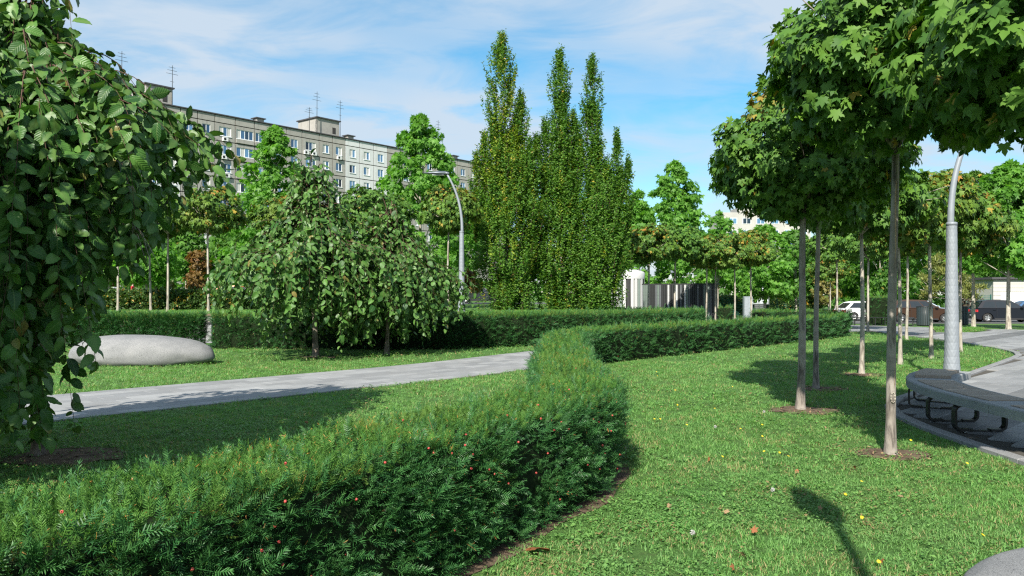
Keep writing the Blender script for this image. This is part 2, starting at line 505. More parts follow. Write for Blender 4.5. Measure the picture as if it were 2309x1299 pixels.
# ------------------------------------------------------------------ ground plan
def in_poly(X, Y, poly):
    X = np.asarray(X, float); Y = np.asarray(Y, float)
    ins = np.zeros(X.shape, bool); n = len(poly); j = n - 1
    for i in range(n):
        xi, yi = poly[i]; xj, yj = poly[j]
        c = ((yi > Y) != (yj > Y)) & (X < (xj - xi) * (Y - yi) / (yj - yi + 1e-12) + xi)
        ins ^= c; j = i
    return ins
def catmull(pts, n=8):
    P = [np.array(p, float) for p in pts]
    P = [2 * P[0] - P[1]] + P + [2 * P[-1] - P[-2]]
    out = []
    for i in range(1, len(P) - 2):
        for k in range(n):
            t = k / n
            out.append(0.5 * ((2 * P[i]) + (-P[i - 1] + P[i + 1]) * t + (2 * P[i - 1] - 5 * P[i] + 4 * P[i + 1] - P[i + 2]) * t * t + (-P[i - 1] + 3 * P[i] - 3 * P[i + 1] + P[i + 2]) * t ** 3))
    out.append(P[-2])
    return np.array(out)
def dist_line(X, Y, L):
    X = np.asarray(X, float); Y = np.asarray(Y, float)
    best = np.full(X.shape, 1e9)
    for a, b in zip(L[:-1], L[1:]):
        ab = b - a; q = (ab ** 2).sum() + 1e-12
        t = np.clip(((X - a[0]) * ab[0] + (Y - a[1]) * ab[1]) / q, 0, 1)
        best = np.minimum(best, np.hypot(X - a[0] - t * ab[0], Y - a[1] - t * ab[1]))
    return best

# path frame: u along, v across
PU = np.array((0.674, 0.739)); PV = np.array((-0.739, 0.674))
PV0, PV1 = 11.63, 14.62
def bend(u): return 1.0 * smooth(11, 20, u)
def path_uv(X, Y):
    u = X * PU[0] + Y * PU[1]; v = X * PV[0] + Y * PV[1]
    return u, v - bend(u)
def path_xy(u, v):
    v = v + bend(u)
    return u * PU[0] + v * PV[0], u * PU[1] + v * PV[1]

HEDGE_A = catmull([(-3.6, 1.3), (-2.75, 2.1), (-1.78, 3.1), (-1.36, 3.85), (-0.66, 5.0), (-0.02, 6.1), (0.47, 7.0), (0.66, 7.9), (0.66, 9.2), (0.74, 11), (0.88, 14), (1.16, 17),
                   (1.75, 19.2), (2.9, 20.8), (6.1, 24.3), (9.1, 27.6), (12.2, 31), (13.6, 32.8)], 6)
HEDGE_B = catmull([(-9.55, 25.4), (-6, 25.0), (-3, 24.8), (0.9, 26.8), (4.6, 29.4), (7.6, 32.4)], 6)
HEDGE_C = catmull([(-14.6, 25.5), (-12, 25.2), (-9.75, 25.2)], 6)
HEDGE_D = catmull([(11.9, 38.6), (13.2, 40.2), (15.3, 40.2), (16.4, 38.6)], 6)

PLAZA = [(5.20, 5.0), (5.16, 7.0), (5.16, 9.0), (5.22, 10.2), (5.40, 11.2), (5.75, 12.1), (6.35, 12.95), (7.2, 13.9), (8.1, 15.0), (9.4, 16.5), (11.2, 18.6), (12.8, 20.5), (14.0, 22.0), (14.7, 23.4), (15.1, 24.8),
         (15.4, 26.3), (15.8, 28.5), (16.0, 31.8), (16.2, 35.5), (16.3, 39.2), (16.0, 43), (14.5, 47.0), (18.3, 47.2), (19.2, 44.5), (20.8, 41.6), (23.0, 38.6), (27, 37.4), (40, 37.4), (40, 5.0)]
ISLAND = [G(2108, 742.5), G(2215, 743), G(2222, 748), G(2190, 750.5), G(2110, 750)]

# ------------------------------------------------------------------ ground sheet and flat surfaces
def sheet(name, xs, ys, zf, mat, mask=None):
    X, Y = np.meshgrid(xs, ys)
    Z = zf(X, Y)
    V = np.stack([X, Y, Z], -1).reshape(-1, 3)
    nx = len(xs); T = []
    for j in range(len(ys) - 1):
        for i in range(nx - 1):
            if mask is not None and not mask((xs[i] + xs[i + 1]) / 2, (ys[j] + ys[j + 1]) / 2): continue
            a = j * nx + i
            T += [(a, a + 1, a + nx + 1), (a, a + nx + 1, a + nx)]
    return np_mesh(name, V, np.array(T), mat, True)
def spaced(*seg):
    out = []
    for a, b, n in seg: out += list(np.linspace(a, b, n, endpoint=False))
    return np.array(out + [seg[-1][1]])
gx = spaced((-2500, -130, 6), (-130, -20, 12), (-20, 60, 54), (60, 150, 10), (150, 2500, 6))
gy = spaced((-300, -6, 6), (-6, 30, 12), (30, 70, 30), (70, 200, 12), (200, 3000, 8))
gnd = link(bpy.data.objects.new('ground', sheet('ground', gx, gy, lambda x, y: gz(x, y), M['ground'])))
gnd['kind'] = 'structure'

def flat_poly(name, poly, z, mat, grid=None):
    bm = bmesh.new()
    vs = [bm.verts.new((x, y, z + float(gz(x, y)))) for x, y in poly]
    f = bm.faces.new(vs)
    bm.normal_update()
    if f.normal.z < 0: f.normal_flip()
    bmesh.ops.triangulate(bm, faces=[f])
    me = bpy.data.meshes.new(name); bm.to_mesh(me); bm.free(); me.materials.append(mat)
    o = link(bpy.data.objects.new(name, me)); o['kind'] = 'structure'
    return o

# ---- tiles
def tile_piece(uv, su, sv, org, du, dv, h, c=0.006, mat=0):
    pass

def lay_tiles(root, cells, half, h, mats, ang, limit=300, name='paver', zbase=0.0):
    """cells: list of (x, y, kind, angle). The `limit` that show largest become objects, the rest one stuff mesh"""
    a = np.array([(c[0], c[1]) for c in cells])
    px = 1154.5 + a[:, 0] / np.maximum(a[:, 1], 0.1) * F
    inv = (a[:, 1] > 1.5) & (px > -60) & (px < 2370)
    order = np.argsort(np.where(inv, a[:, 1], 1e6))
    near = set(order[:limit].tolist())
    meshes = {}
    rest = MB()
    for i, (x, y, k, an) in enumerate(cells):
        z = zbase + float(gz(x, y)) + rng.uniform(-0.0015, 0.0015)
        if i in near:
            if k not in meshes:
                meshes[k] = MB().slab(-half[0], half[0], -half[1], half[1], 0, h, 0.004).mesh(name, mats[k])
            inst(name, meshes[k], root, (x, y, z), (0, 0, an))
        else:
            Mx = Matrix.Translation((x, y, z)) @ Matrix.Rotation(an, 4, 'Z')
            rest.add([Mx @ Vector(v) for v in ((-half[0], -half[1], h), (half[0], -half[1], h), (half[0], half[1], h), (-half[0], half[1], h))], [(0, 1, 2, 3)], k)
    if rest.v:
        o = rest.build('paving', [mats[k] for k in range(len(mats))], root); o['kind'] = 'stuff'

# path of light granite
us = np.arange(-26, 40.01, 0.6)
mb = MB(); pts = []
for v in (PV0, PV1):
    pts.append([path_xy(u, v) for u in us])
vs = [(x, y, 0.004) for x, y in pts[0]] + [(x, y, 0.004) for x, y in pts[1]]
n = len(us)
mb.add(vs, [(i, i + 1, n + i + 1, n + i) for i in range(n - 1)])
path = mb.build('path', M['joint']); path['kind'] = 'structure'
cells = []
nv = 10; tv = (PV1 - PV0) / nv
for j in range(nv):
    off = (j * 0.27) % 0.6
    for i in range(len(us) - 1):
        u = us[i] + 0.3 + off
        x, y = path_xy(u, PV0 + (j + 0.5) * tv)
        sl = math.atan(float(bend(u + .1) - bend(u - .1)) / .2)
        cells.append((x, y, 0, math.atan2(PU[1], PU[0]) + sl))
lay_tiles(path, cells, (0.297, tv / 2 - 0.003), 0.022, [M['pave_light']], 0, 300, 'paver', 0.004)

# plaza with diagonal dark and light bands
plaza = flat_poly('plaza', PLAZA, 0.006, M['joint']); plaza['kind'] = 'structure'
PA = R(45.5)
cu, su_ = math.cos(PA), math.sin(PA)
cells = []
kinds = [0, 1, 0, 2, 1, 0, 2, 0, 1, 2, 0, 0, 2, 1]
for a in np.arange(0, 62, 0.6):
    for bi, b in enumerate(np.arange(-30, 30, 0.3)):
        x = a * cu - b * su_ ; y = a * su_ + b * cu
        if x < 4 or y < 5 or y > 48 or x > 36: continue
        aa = a + (bi % 2) * 0.3
        x = aa * cu - b * su_; y = aa * su_ + b * cu
        cells.append((x, y, kinds[int(math.floor(b / 0.9)) % len(kinds)], PA))
ca = np.array([(c[0], c[1]) for c in cells])
ok = np.ones(len(ca), bool)
for dx, dy in ((.3, .15), (-.3, -.15), (.3, -.15), (-.3, .15)):
    xx = ca[:, 0] + dx * cu - dy * su_; yy = ca[:, 1] + dx * su_ + dy * cu
    ok &= in_poly(xx, yy, PLAZA) & ~in_poly(xx, yy, ISLAND)
cells = [c for c, k in zip(cells, ok) if k]
lay_tiles(plaza, cells, (0.297, 0.147), 0.022, [M['pave_light'], M['pave_mid'], M['pave_dark']], 0, 300, 'paver', 0.006)
# kerb stones along its lawn edge
edge = catmull(PLAZA[0:19], 10)
seg = np.hypot(*np.diff(edge, axis=0).T); cum = np.concatenate([[0], np.cumsum(seg)])
L = cum[-1]
def on_edge(s): return np.array((np.interp(s, cum, edge[:, 0]), np.interp(s, cum, edge[:, 1])))
s0 = 0.0
kerb_mesh = MB().slab(-0.494, 0.494, -0.075, 0.075, 0, 0.05, 0.010).mesh('kerb_stone', M['kerb'])
while s0 < L - 1:
    a, b = on_edge(s0), on_edge(s0 + 1.0)
    m = (a + b) / 2; d = b - a
    inst('kerb_stone', kerb_mesh, plaza, (m[0], m[1], float(gz(*m)) + rng.uniform(-.002, .002)), (0, 0, math.atan2(d[1], d[0])), (np.hypot(*d) / 1.0, 1, 1))
    s0 += 1.0
isl = MB().prism(ISLAND, 0.0, 0.05).build('grass_island', M['ground']); isl['kind'] = 'structure'

# walkway behind the left hedges, and the raised terrace with its wall
walk = MB().add([(-60, 26.6, 0.006), (3.0, 28.2, 0.006), (3.0, 31.6, 0.006), (-60, 31.6, 0.006)], [(0, 1, 2, 3)]).build('walkway', M['pave_light'])
walk['kind'] = 'structure'
TZ = 0.92
terr = MB().prism([(-140, 32.0), (6.6, 32.0), (6.6, 60), (14, 75), (14, 60.2 + 140), (-140, 200)], -0.2, TZ).build('terrace', M['ground'])
terr['kind'] = 'structure'
t = thing('retaining_wall', 'low pale concrete retaining wall with a brown coping behind the left hedges', 'wall', (-10, 31.8, 0))
wall_m = plain('pale concrete', (0.20, 0.195, 0.185), 0.85, spec=0.2, var=0.12, scale=3, bump=0.2)
cope_m = plain('brown coping', (0.15, 0.10, 0.075), 0.8, spec=0.25, var=0.25, scale=6)
bm_ = MB().box(-2, 2 - .01, -0.14, 0.14, 0, TZ - 0.09).mesh('wall_block', wall_m)
cp_ = MB().slab(-2, 2 - .012, -0.19, 0.19, TZ - 0.088, TZ + 0.005).mesh('coping', cope_m)
for i in range(11):
    x = -38 + 4 * i + 2
    inst('wall_block', bm_, t, (x + 10, 0, 0)); inst('coping', cp_, t, (x + 10, 0, 0))

# roads
road = link(bpy.data.objects.new('parking_road', sheet('parking_road', np.linspace(16, 90, 38), np.linspace(52.5, 68, 12), lambda x, y: gz(x, y) + 0.012, M['asphalt'])))
road['kind'] = 'structure'
road2 = MB().add([(-120, 64, TZ + .01), (5, 64, TZ + .01), (5, 76, TZ + .01), (-120, 76, TZ + .01)], [(0, 1, 2, 3)]).build('road', M['asphalt']); road2['kind'] = 'structure'
yard = MB().add([(6.6, 38.5, 0.006), (15.5, 46.2, 0.006), (13.0, 58, 0.006), (6.6, 58, 0.006)], [(0, 1, 2, 3)]).build('pavement', M['pave_light']); yard['kind'] = 'structure'

# ------------------------------------------------------------------ the long apartment block
bp = Vector((-48.3, 119.0, 0)); bu = Vector((0.64, 0.767, 0)).normalized(); bnrm = Vector((bu.y, -bu.x, 0))
BROT = math.atan2(bu.y, bu.x)
def concrete(name, a, b, st):
    t = NT(name)
    oi = t.new('ShaderNodeObjectInfo'); c = t.co()
    n = t.noise(1.2, 6, 0.65, c); s_ = t.noise(1.0, 5, 0.6, t.mapv(c, (2.2, 2.2, 0.25)))
    col = t.mix(t.ramp(n, [(0.3, 0.0), (0.7, 1.0)]), a, b)
    col = t.mix(t.math('MULTIPLY', oi.outputs['Random'], 0.35), col, tuple(x * 0.75 for x in a))
    col = t.mix(t.ramp(s_, [(0.5, 0.0), (0.75, 0.5)]), col, st)
    return t.done(t.bsdf(col, 0.9, t.bump(t.noise(9, 5, 0.7, c), 0.35, 0.03), spec=0.2))
M['conc'] = concrete('aggregate panel', (0.31, 0.298, 0.272), (0.39, 0.376, 0.346), (0.20, 0.19, 0.17))
M['conc_white'] = concrete('painted panel', (0.56, 0.57, 0.57), (0.64, 0.65, 0.65), (0.42, 0.41, 0.38))
M['seam'] = plain('tarred panel seam', (0.045, 0.043, 0.042), 0.9, spec=0.2)
M['upvc'] = plain('white window frame', (0.72, 0.74, 0.75), 0.4, var=0.03)
M['glass'] = NT('window glass')
t_ = M['glass']; oi = t_.new('ShaderNodeObjectInfo')
gcol = t_.ramp(oi.outputs['Random'], [(0.0, (0.015, 0.02, 0.03)), (0.3, (0.06, 0.13, 0.22)), (0.6, (0.18, 0.33, 0.48)), (0.85, (0.10, 0.20, 0.32)), (1.0, (0.02, 0.03, 0.04))])
M['glass'] = t_.done(t_.bsdf(gcol, 0.06, metallic=0.55, spec=0.8))
M['curtain'] = plain('pale curtain', (0.50, 0.49, 0.47), 0.8, var=0.15)
M['ac'] = plain('air conditioner white', (0.62, 0.63, 0.62), 0.5)
M['roofing'] = plain('roof felt', (0.055, 0.055, 0.06), 0.9)

building = thing('apartment_building', 'long grey concrete panel apartment block with a white section and rooftop aerials', 'building', (bp.x, bp.y, 0), rz=BROT)
ROOF = 29.4; FL = 2.8; TOPW = 27.65
edges_t = [-27.8, -25, -22.2, -19.4, -15.9, -13.1, -10.0, -6.9, -4.06, -1.26, 1.4, 4.23, 7.67, 11.05, 13.9, 17.0, 20.1, 23.6, 26.4, 29.2,
           32.4, 35.7, 39.0, 42.2, 45.4, 48.4, 51.6, 54.8, 58.0, 61.2, 64.4, 67.6, 70.8, 74]
core = MB().box(edges_t[0], edges_t[-1], 0.2, 12, 0, ROOF - 0.3).build('wall', M['seam'], building, world=False)
low = MB().box(edges_t[0], edges_t[-1], 0, 0.2, 0, TOPW - 7 * FL + 0.55).build('lower_wall', M['conc'], building, world=False)
MB().box(edges_t[0] - .2, edges_t[-1] + .2, -0.18, 12.2, ROOF - 0.02, ROOF + 0.14).build('roof', M['roofing'], building, world=False)
pan = {}
def panel_mesh(w, h, white, hole=None):
    """facade panel with a real window opening"""
    key = (round(w, 2), round(h, 2), white, hole)
    if key not in pan:
        m_ = MB(); g = 0.07
        x0, x1, z0, z1 = g, w - g, g, h - g
        if hole is None: m_.box(x0, x1, 0, 0.2, z0, z1)
        else:
            a, b, c, d = hole
            m_.box(x0, a, 0, .2, z0, z1); m_.box(b, x1, 0, .2, z0, z1); m_.box(a, b, 0, .2, z0, c); m_.box(a, b, 0, .2, d, z1)
        pan[key] = m_.mesh('panel', M['conc_white'] if white else M['conc'])
    return pan[key]
win = {}
def window(x, z, w, h, leaves, mat_i):
    key = (w, h, leaves)
    if key not in win:
        f = 0.075; m_ = MB()
        m_.box(0, w, 0.06, .16, 0, f); m_.box(0, w, 0.06, .16, h - f, h)
        bw = (w - f) / leaves
        for i in range(leaves + 1): m_.box(i * bw, i * bw + f, 0.06, .16, f, h - f)
        p_ = MB().box(f, bw, 0.10, .13, f, h - f)
        sl = MB().box(-.06, w + .06, -0.09, 0.1, -.07, -.005)
        win[key] = (m_.mesh('window', M['upvc']), p_.mesh('pane', M['glass']), sl.mesh('sill', M['upvc']), bw, p_.mesh('pane', M['curtain']))
    fm, pm, sm, bw, cm = win[key]
    o = inst('window', fm, building, (x, 0, z))
    for i in range(leaves): inst('pane', cm if rng.random() < 0.26 else pm, o, (i * bw, 0, 0))
    inst('sill', sm, o, (0, 0, 0))
    return o
def lerp_bay(i): return edges_t[i], edges_t[i + 1] - edges_t[i]
ac_mesh = None
def ac(x, z):
    m_ = MB().box(0, .85, -.36, -.02, 0, .58, 0); m_.lathe([(0.0, 0), (0.22, 0)], 12, 1, (0, 0, 0))
    vs = m_.v[8:]; m_.v[8:] = [(p[0] + .3, -.363, p[1] + .29) for p in vs]
    o = m_.build('air_conditioner', [M['ac'], M['steel_black']], building, world=False); o.location = (x, 0, z)
for i in range(len(edges_t) - 1):
    x, w = lerp_bay(i)
    white = 29.1 < x < 38.9
    inst('panel', panel_mesh(w, ROOF - 0.02 - (TOPW + .55), white), building, (x, 0, TOPW + .55))      # parapet panel
    wide = w > 3.25 and not white
    balc = (7.6 < x < 13.8)
    for f in range(7):
        z0 = TOPW + .55 - FL * (f + 1)
        ww, lv = (2.05, 3) if (wide and not balc) else (1.32, 2)
        if balc:
            ww, lv = w - 0.4, 4
        wx = (w - ww) / 2
        hz0, hh = (0.82, 1.43)
        sw = white or (6 > f > 0 and -7.1 < x < -3 )
        inst('panel', panel_mesh(w, FL, sw, (round(wx, 3), round(wx + ww, 3), hz0, hz0 + hh)), building, (x, 0, z0))
        window(x + wx, z0 + hz0, ww, hh, lv, 0)
        if balc:      # loggia apron standing proud
            o = MB().box(.1, w - .1, -.16, -.01, .12, .74).mesh('apron', M['conc'])
            inst('balcony_front', o, building, (x, 0, z0))
for bx, fl_, dx in ((11, 0, 1.2), (11, 1, 1.0), (11, 2, 1.5), (16, 0, .3), (16, 0, 1.9), (18, 0, .9), (25, 1, .9), (6, 2, .8), (21, 2, .8)):
    ac(edges_t[bx] + dx, TOPW + .55 - FL * (fl_ + 1) + .05)
# rooftop stair boxes, vents and aerials
def roofbox(x0, x1, y0, y1, h):
    o = MB().box(x0, x1, y0, y1, ROOF + .14, ROOF + h).build('stair_box', M['conc'], building, world=False)
    c_ = MB().box(x0 - .25, x1 + .25, y0 - .25, y1 + .25, ROOF + h + .003, ROOF + h + .2).build('roof_cap', M['roofing'], o, world=False)
    d_ = MB().box(x1 - 1.5, x1 - .8, y0 - .03, y0 - .003, ROOF + .9, ROOF + 2.0).build('hatch', M['seam'], o, world=False)
roofbox(24.6, 29.4, 2.0, 7.5, 3.2)
roofbox(-5.5, -1.5, 2.0, 7.0, 3.0)
roofbox(-20, -14, 2.0, 7.0, 3.0)
for x in (30.4, 64.5, 57.5, 12.0):
    o = MB().box(x, x + 1.3, .8, 2.0, ROOF + .14, ROOF + .8).build('roof_vent', M['conc'], building, world=False)
    MB().box(x - .25, x + 1.55, .55, 2.25, ROOF + .803, ROOF + .95).build('vent_cap', M['roofing'], o, world=False)
for x, h in ((-9.2, 6.8), (-1.8, 6.4), (22.6, 4.6), (24.2, 7.6), (29.2, 7.0), (48.8, 7.5), (53.8, 7.6)):
    mb = MB(); mb.tube([(x, 1.5, ROOF + .1), (x + .05, 1.5, ROOF + h)], [0.07, 0.035], 5)
    for q, l_ in ((.95, .5), (.88, .7), (.80, .9), (.62, .3)):
        mb.tube([(x - l_, 1.5, ROOF + h * q), (x + l_, 1.5, ROOF + h * q)], .03, 4)
    mb.build('aerial', M['steel_black'], building, world=False)

# far pale block behind the right-hand trees
fb = thing('tower_block', 'pale distant apartment block rising behind the round maple trees', 'building', (55, 200, 0))
fm_ = plain('far pale wall', (0.36, 0.35, 0.33), 0.9, var=0.08, scale=.3)
MB().box(-2, 20, 0, 14, 0, 22.3).box(2, 14, .5, 8, 22.303, 23.6).box(6, 9.5, 1, 5, 23.603, 24.8).build('wall', fm_, fb, world=False)
wm = MB().box(0, 2.1, -.06, .1, 0, 1.5).mesh('window', M['upvc']); pm = MB().box(.12, .98, -.09, -.063, .1, 1.4).box(1.1, 1.98, -.09, -.063, .1, 1.4).mesh('pane', M['glass'])
for i in range(6):
    for j in range(4):
        o = inst('window', wm, fb, (-.6 + i * 3.5, 0, 19.4 - 3.0 * j)); inst('pane', pm, o, (0, 0, 0))

# beige sided cabin at the far right, behind the dark car
cb = thing('cabin', 'pale cabin clad in horizontal boards beyond the dark parked car', 'building', (AT(2240, 74), 74, -.3))
cm_ = plain('pale board', (0.44, 0.43, 0.40), 0.8, var=0.06)
x0 = 0
for k in range(9):
    MB().box(0, 5.2, 0, .1, .1 + k * .36, .1 + k * .36 + .34).build('board', cm_, cb, world=False)
MB().box(.05, 16, .11, 8, 0, 3.4).build('wall', cm_, cb, world=False)
MB().box(-.3, 16.3, -.3, 8.3, 3.403, 3.6).build('roof', M['roofing'], cb, world=False)
MB().box(5.3, 13, -.05, .108, .1, 2.3).build('shutter', cm_, cb, world=False)
o = MB().box(.7, 3.4, -.04, -.003, .3, 2.2).build('gate', M['upvc'], cb, world=False)

# white pavilion and the slatted screen behind the back hedge
kd = 54.0
kx = AT(1416, kd)
kio = thing('pavilion', 'white round pavilion striped with vertical fins beside the column trees', 'pavilion', (kx, kd, 0))
km = plain('white pavilion paint', (0.50, 0.51, 0.50), 0.5, var=0.03)
kg = plain('grey-green pavilion stripe', (0.22, 0.27, 0.24), 0.5, var=0.05); kb = plain('dark pavilion stripe', (0.018, 0.02, 0.02), 0.6)
MB().lathe([(0, .05), (1.0, .05), (1.0, 2.95), (0, 2.95)], 28, 0).build('wall', kb, kio, world=False)
MB().lathe([(1.12, 2.75), (1.14, 3.12), (1.06, 3.23), (0.6, 3.37), (0, 3.39)], 28, 0).build('roof', km, kio, world=False)
for k in range(26):
    w = 2 * math.pi * k / 26
    fm2 = MB().box(-.09, .09, -.07, .07, .05, 2.76).mesh('fin', (km, km, kg, km, kb)[k % 5])
    inst('fin', fm2, kio, (1.04 * math.cos(w), 1.04 * math.sin(w), 0), (0, 0, w + 1.57))
scr = thing('slatted_screen', 'long dark slatted building front striped in grey and white behind the maples', 'screen', (AT(1452, 51), 51.0, 0))
sg = [kb, plain('grey slat', (0.09, 0.10, 0.105), 0.6), kb, plain('pale slat', (0.42, 0.43, 0.42), 0.6), plain('green grey slat', (0.12, 0.155, 0.135), 0.6)]
end = Vector((AT(1612, 48.5) - AT(1452, 51), 48.5 - 51, 0)); ang = math.atan2(end.y, end.x); ln = end.length
o = MB().box(0, ln, .1, .5, 0, 2.30).build('wall', kb, scr, world=False); o.rotation_euler.z = ang
o = MB().box(-.1, ln + .1, -.1, .6, 2.303, 2.38).build('roof', kb, scr, world=False); o.rotation_euler.z = ang
slm = [MB().box(-.055, .055, -.09, .09, .05, 2.30).mesh('slat', m) for m in sg]
n_ = int(ln / .135)
for k in range(n_):
    p = end * ((k + .5) / n_)
    inst('slat', slm[(0, 1, 2, 4, 0, 3, 2, 1, 4, 0, 2, 1)[int(rng.integers(0, 12))]], scr, p + Vector((math.sin(ang), -math.cos(ang), 0)) * .05, (0, 0, ang))

# green mesh fences in front of the far car park
def fence(x0, x1, y, label):
    f = thing('fence', label, 'fence', (x0, y, 0), 'green mesh fences at the car park')
    z = float(gz(x0, y)); gm = M['fence']
    n = int((x1 - x0) / 2.5)
    pmesh = MB().box(-.04, .04, -.04, .04, 0, 2.0).mesh('post', gm)
    for i in range(n + 1): inst('post', pmesh, f, (i * 2.5, 0, z))
    m_ = MB()
    for k in range(12): m_.box(0, n * 2.5, -.012, .012, .1 + k * .16, .125 + k * .16)
    for k in range(n * 22): m_.box(k * 2.5 / 22, k * 2.5 / 22 + .02, -.015, -.0125, .1, 1.95)
    o = m_.build('mesh_panel', gm, f, world=False); o['kind'] = 'stuff'; o.location.z = z
M['fence'] = plain('green fence paint', (0.015, 0.10, 0.075), 0.6)
fence(AT(1690, 72), AT(1870, 72), 72, 'green mesh fence behind the white parked car')
fence(AT(2170, 70), AT(2245, 70), 70, 'green mesh fence beside the pale cabin')
fence(AT(1615, 74), AT(1685, 74), 74, 'green mesh fence between the slatted screen and the poster board')

# ------------------------------------------------------------------ leaves and trees
def unit(a): return a / (np.linalg.norm(a, axis=-1, keepdims=True) + 1e-9)
def fan_leaf(outline, curl=0.25, fold=0.25, seed=0, mid=5):
    """leaf with a midrib: outline = right side (x>0) points from base (0,0) to tip (0,1); returns V, T"""
    r = np.random.default_rng(seed)
    right = [p for p in outline]
    ys = [p[1] for p in right]
    mids = [(0.0, y) for y in np.linspace(0, 1, mid)]
    V = []; T = []
    def bendz(x, y): return -curl * y * y + fold * abs(x) + 0.05 * math.sin(7 * y + seed) * abs(x) * 2
    base = len(V)
    V += [(0, y, bendz(0, y)) for _, y in mids]
    for sgn in (1, -1):
        o = len(V)
        V += [(sgn * x, y, bendz(x, y) + r.uniform(-.02, .02)) for x, y in right]
        # strip between midrib and outline
        i, j = 0, 0
        while i < mid - 1 or j < len(right) - 1:
            adv_m = j >= len(right) - 1 or (i < mid - 1 and mids[i + 1][1] <= ys[j + 1])
            if adv_m:
                t = (base + i, base + i + 1, o + j); i += 1
            else:
                t = (base + i, o + j + 1, o + j); j += 1
            T.append(t if sgn < 0 else t[::-1])
    return np.array(V, float), np.array(T, int)
ELM_SIDE = [(0.02, -0.02), (0.22, 0.06), (0.36, 0.2), (0.34, 0.24), (0.43, 0.36), (0.40, 0.42), (0.42, 0.54), (0.36, 0.60), (0.34, 0.72), (0.25, 0.78), (0.20, 0.88), (0.08, 0.93), (0.0, 1.0)]
ELM_MID = [(0.02, 0.0), (0.32, 0.12), (0.43, 0.38), (0.36, 0.66), (0.18, 0.88), (0.0, 1.0)]
def elm_set(side, K, mid): return [fan_leaf([(x * (.72 + .16 * ((k * .43) % 1)), y) for x, y in side], 0.10 + 0.75 * ((k * 0.37) % 1), -0.1 + 0.75 * ((k * 0.61) % 1), k, mid) for k in range(K)]
def maple_leaf(curl, fold, full=True):
    if full:
        rt = [(0.04, 0.0), (0.20, -0.12), (0.34, -0.04), (0.55, 0.02), (0.42, 0.18), (0.46, 0.27), (0.36, 0.30), (0.60, 0.48), (0.66, 0.66), (0.46, 0.60), (0.36, 0.66), (0.20, 0.50), (0.22, 0.70), (0.16, 0.78), (0.0, 1.05)]
    else:
        rt = [(0.05, 0.0), (0.45, -0.05), (0.36, 0.25), (0.64, 0.60), (0.22, 0.52), (0.0, 1.05)]
    c = (0, 0.22)
    pts = rt + [(-x, y) for x, y in rt[-2::-1]]
    V = [(c[0], c[1], 0.03)] + [(x, y, -curl * (x * x + y * y) + fold * abs(x)) for x, y in pts]
    n = len(pts)
    T = [(0, i + 1, i) for i in range(1, n)] + [(0, 1, n)]
    return np.array(V, float), np.array(T, int)
def diamond(curl=0.2, w=0.3):
    V = np.array([(0, 0, 0), (w, .45, .08), (0, 1, -curl), (-w, .45, .08)], float)
    return V, np.array([(0, 1, 2), (0, 2, 3)])
def needle(): 
    V = np.array([(-.06, 0, 0), (.06, 0, 0), (.07, .6, .03), (0, 1, 0), (-.07, .6, .03)], float)
    return V, np.array([(0, 1, 2), (0, 2, 4), (4, 2, 3)])
T_ELM = elm_set(ELM_SIDE, 8, 6)
T_ELM2 = elm_set(ELM_MID, 5, 4)
T_MAPLE = [maple_leaf(0.15 + .12 * k, 0.02 + .07 * ((k * 2) % 4)) for k in range(4)]
T_MAPLE2 = [maple_leaf(0.2 + .15 * k, 0.05 + .06 * k, False) for k in range(3)]
T_DIA = [diamond(0.1 + .15 * k, 0.24 + .05 * k) for k in range(3)]

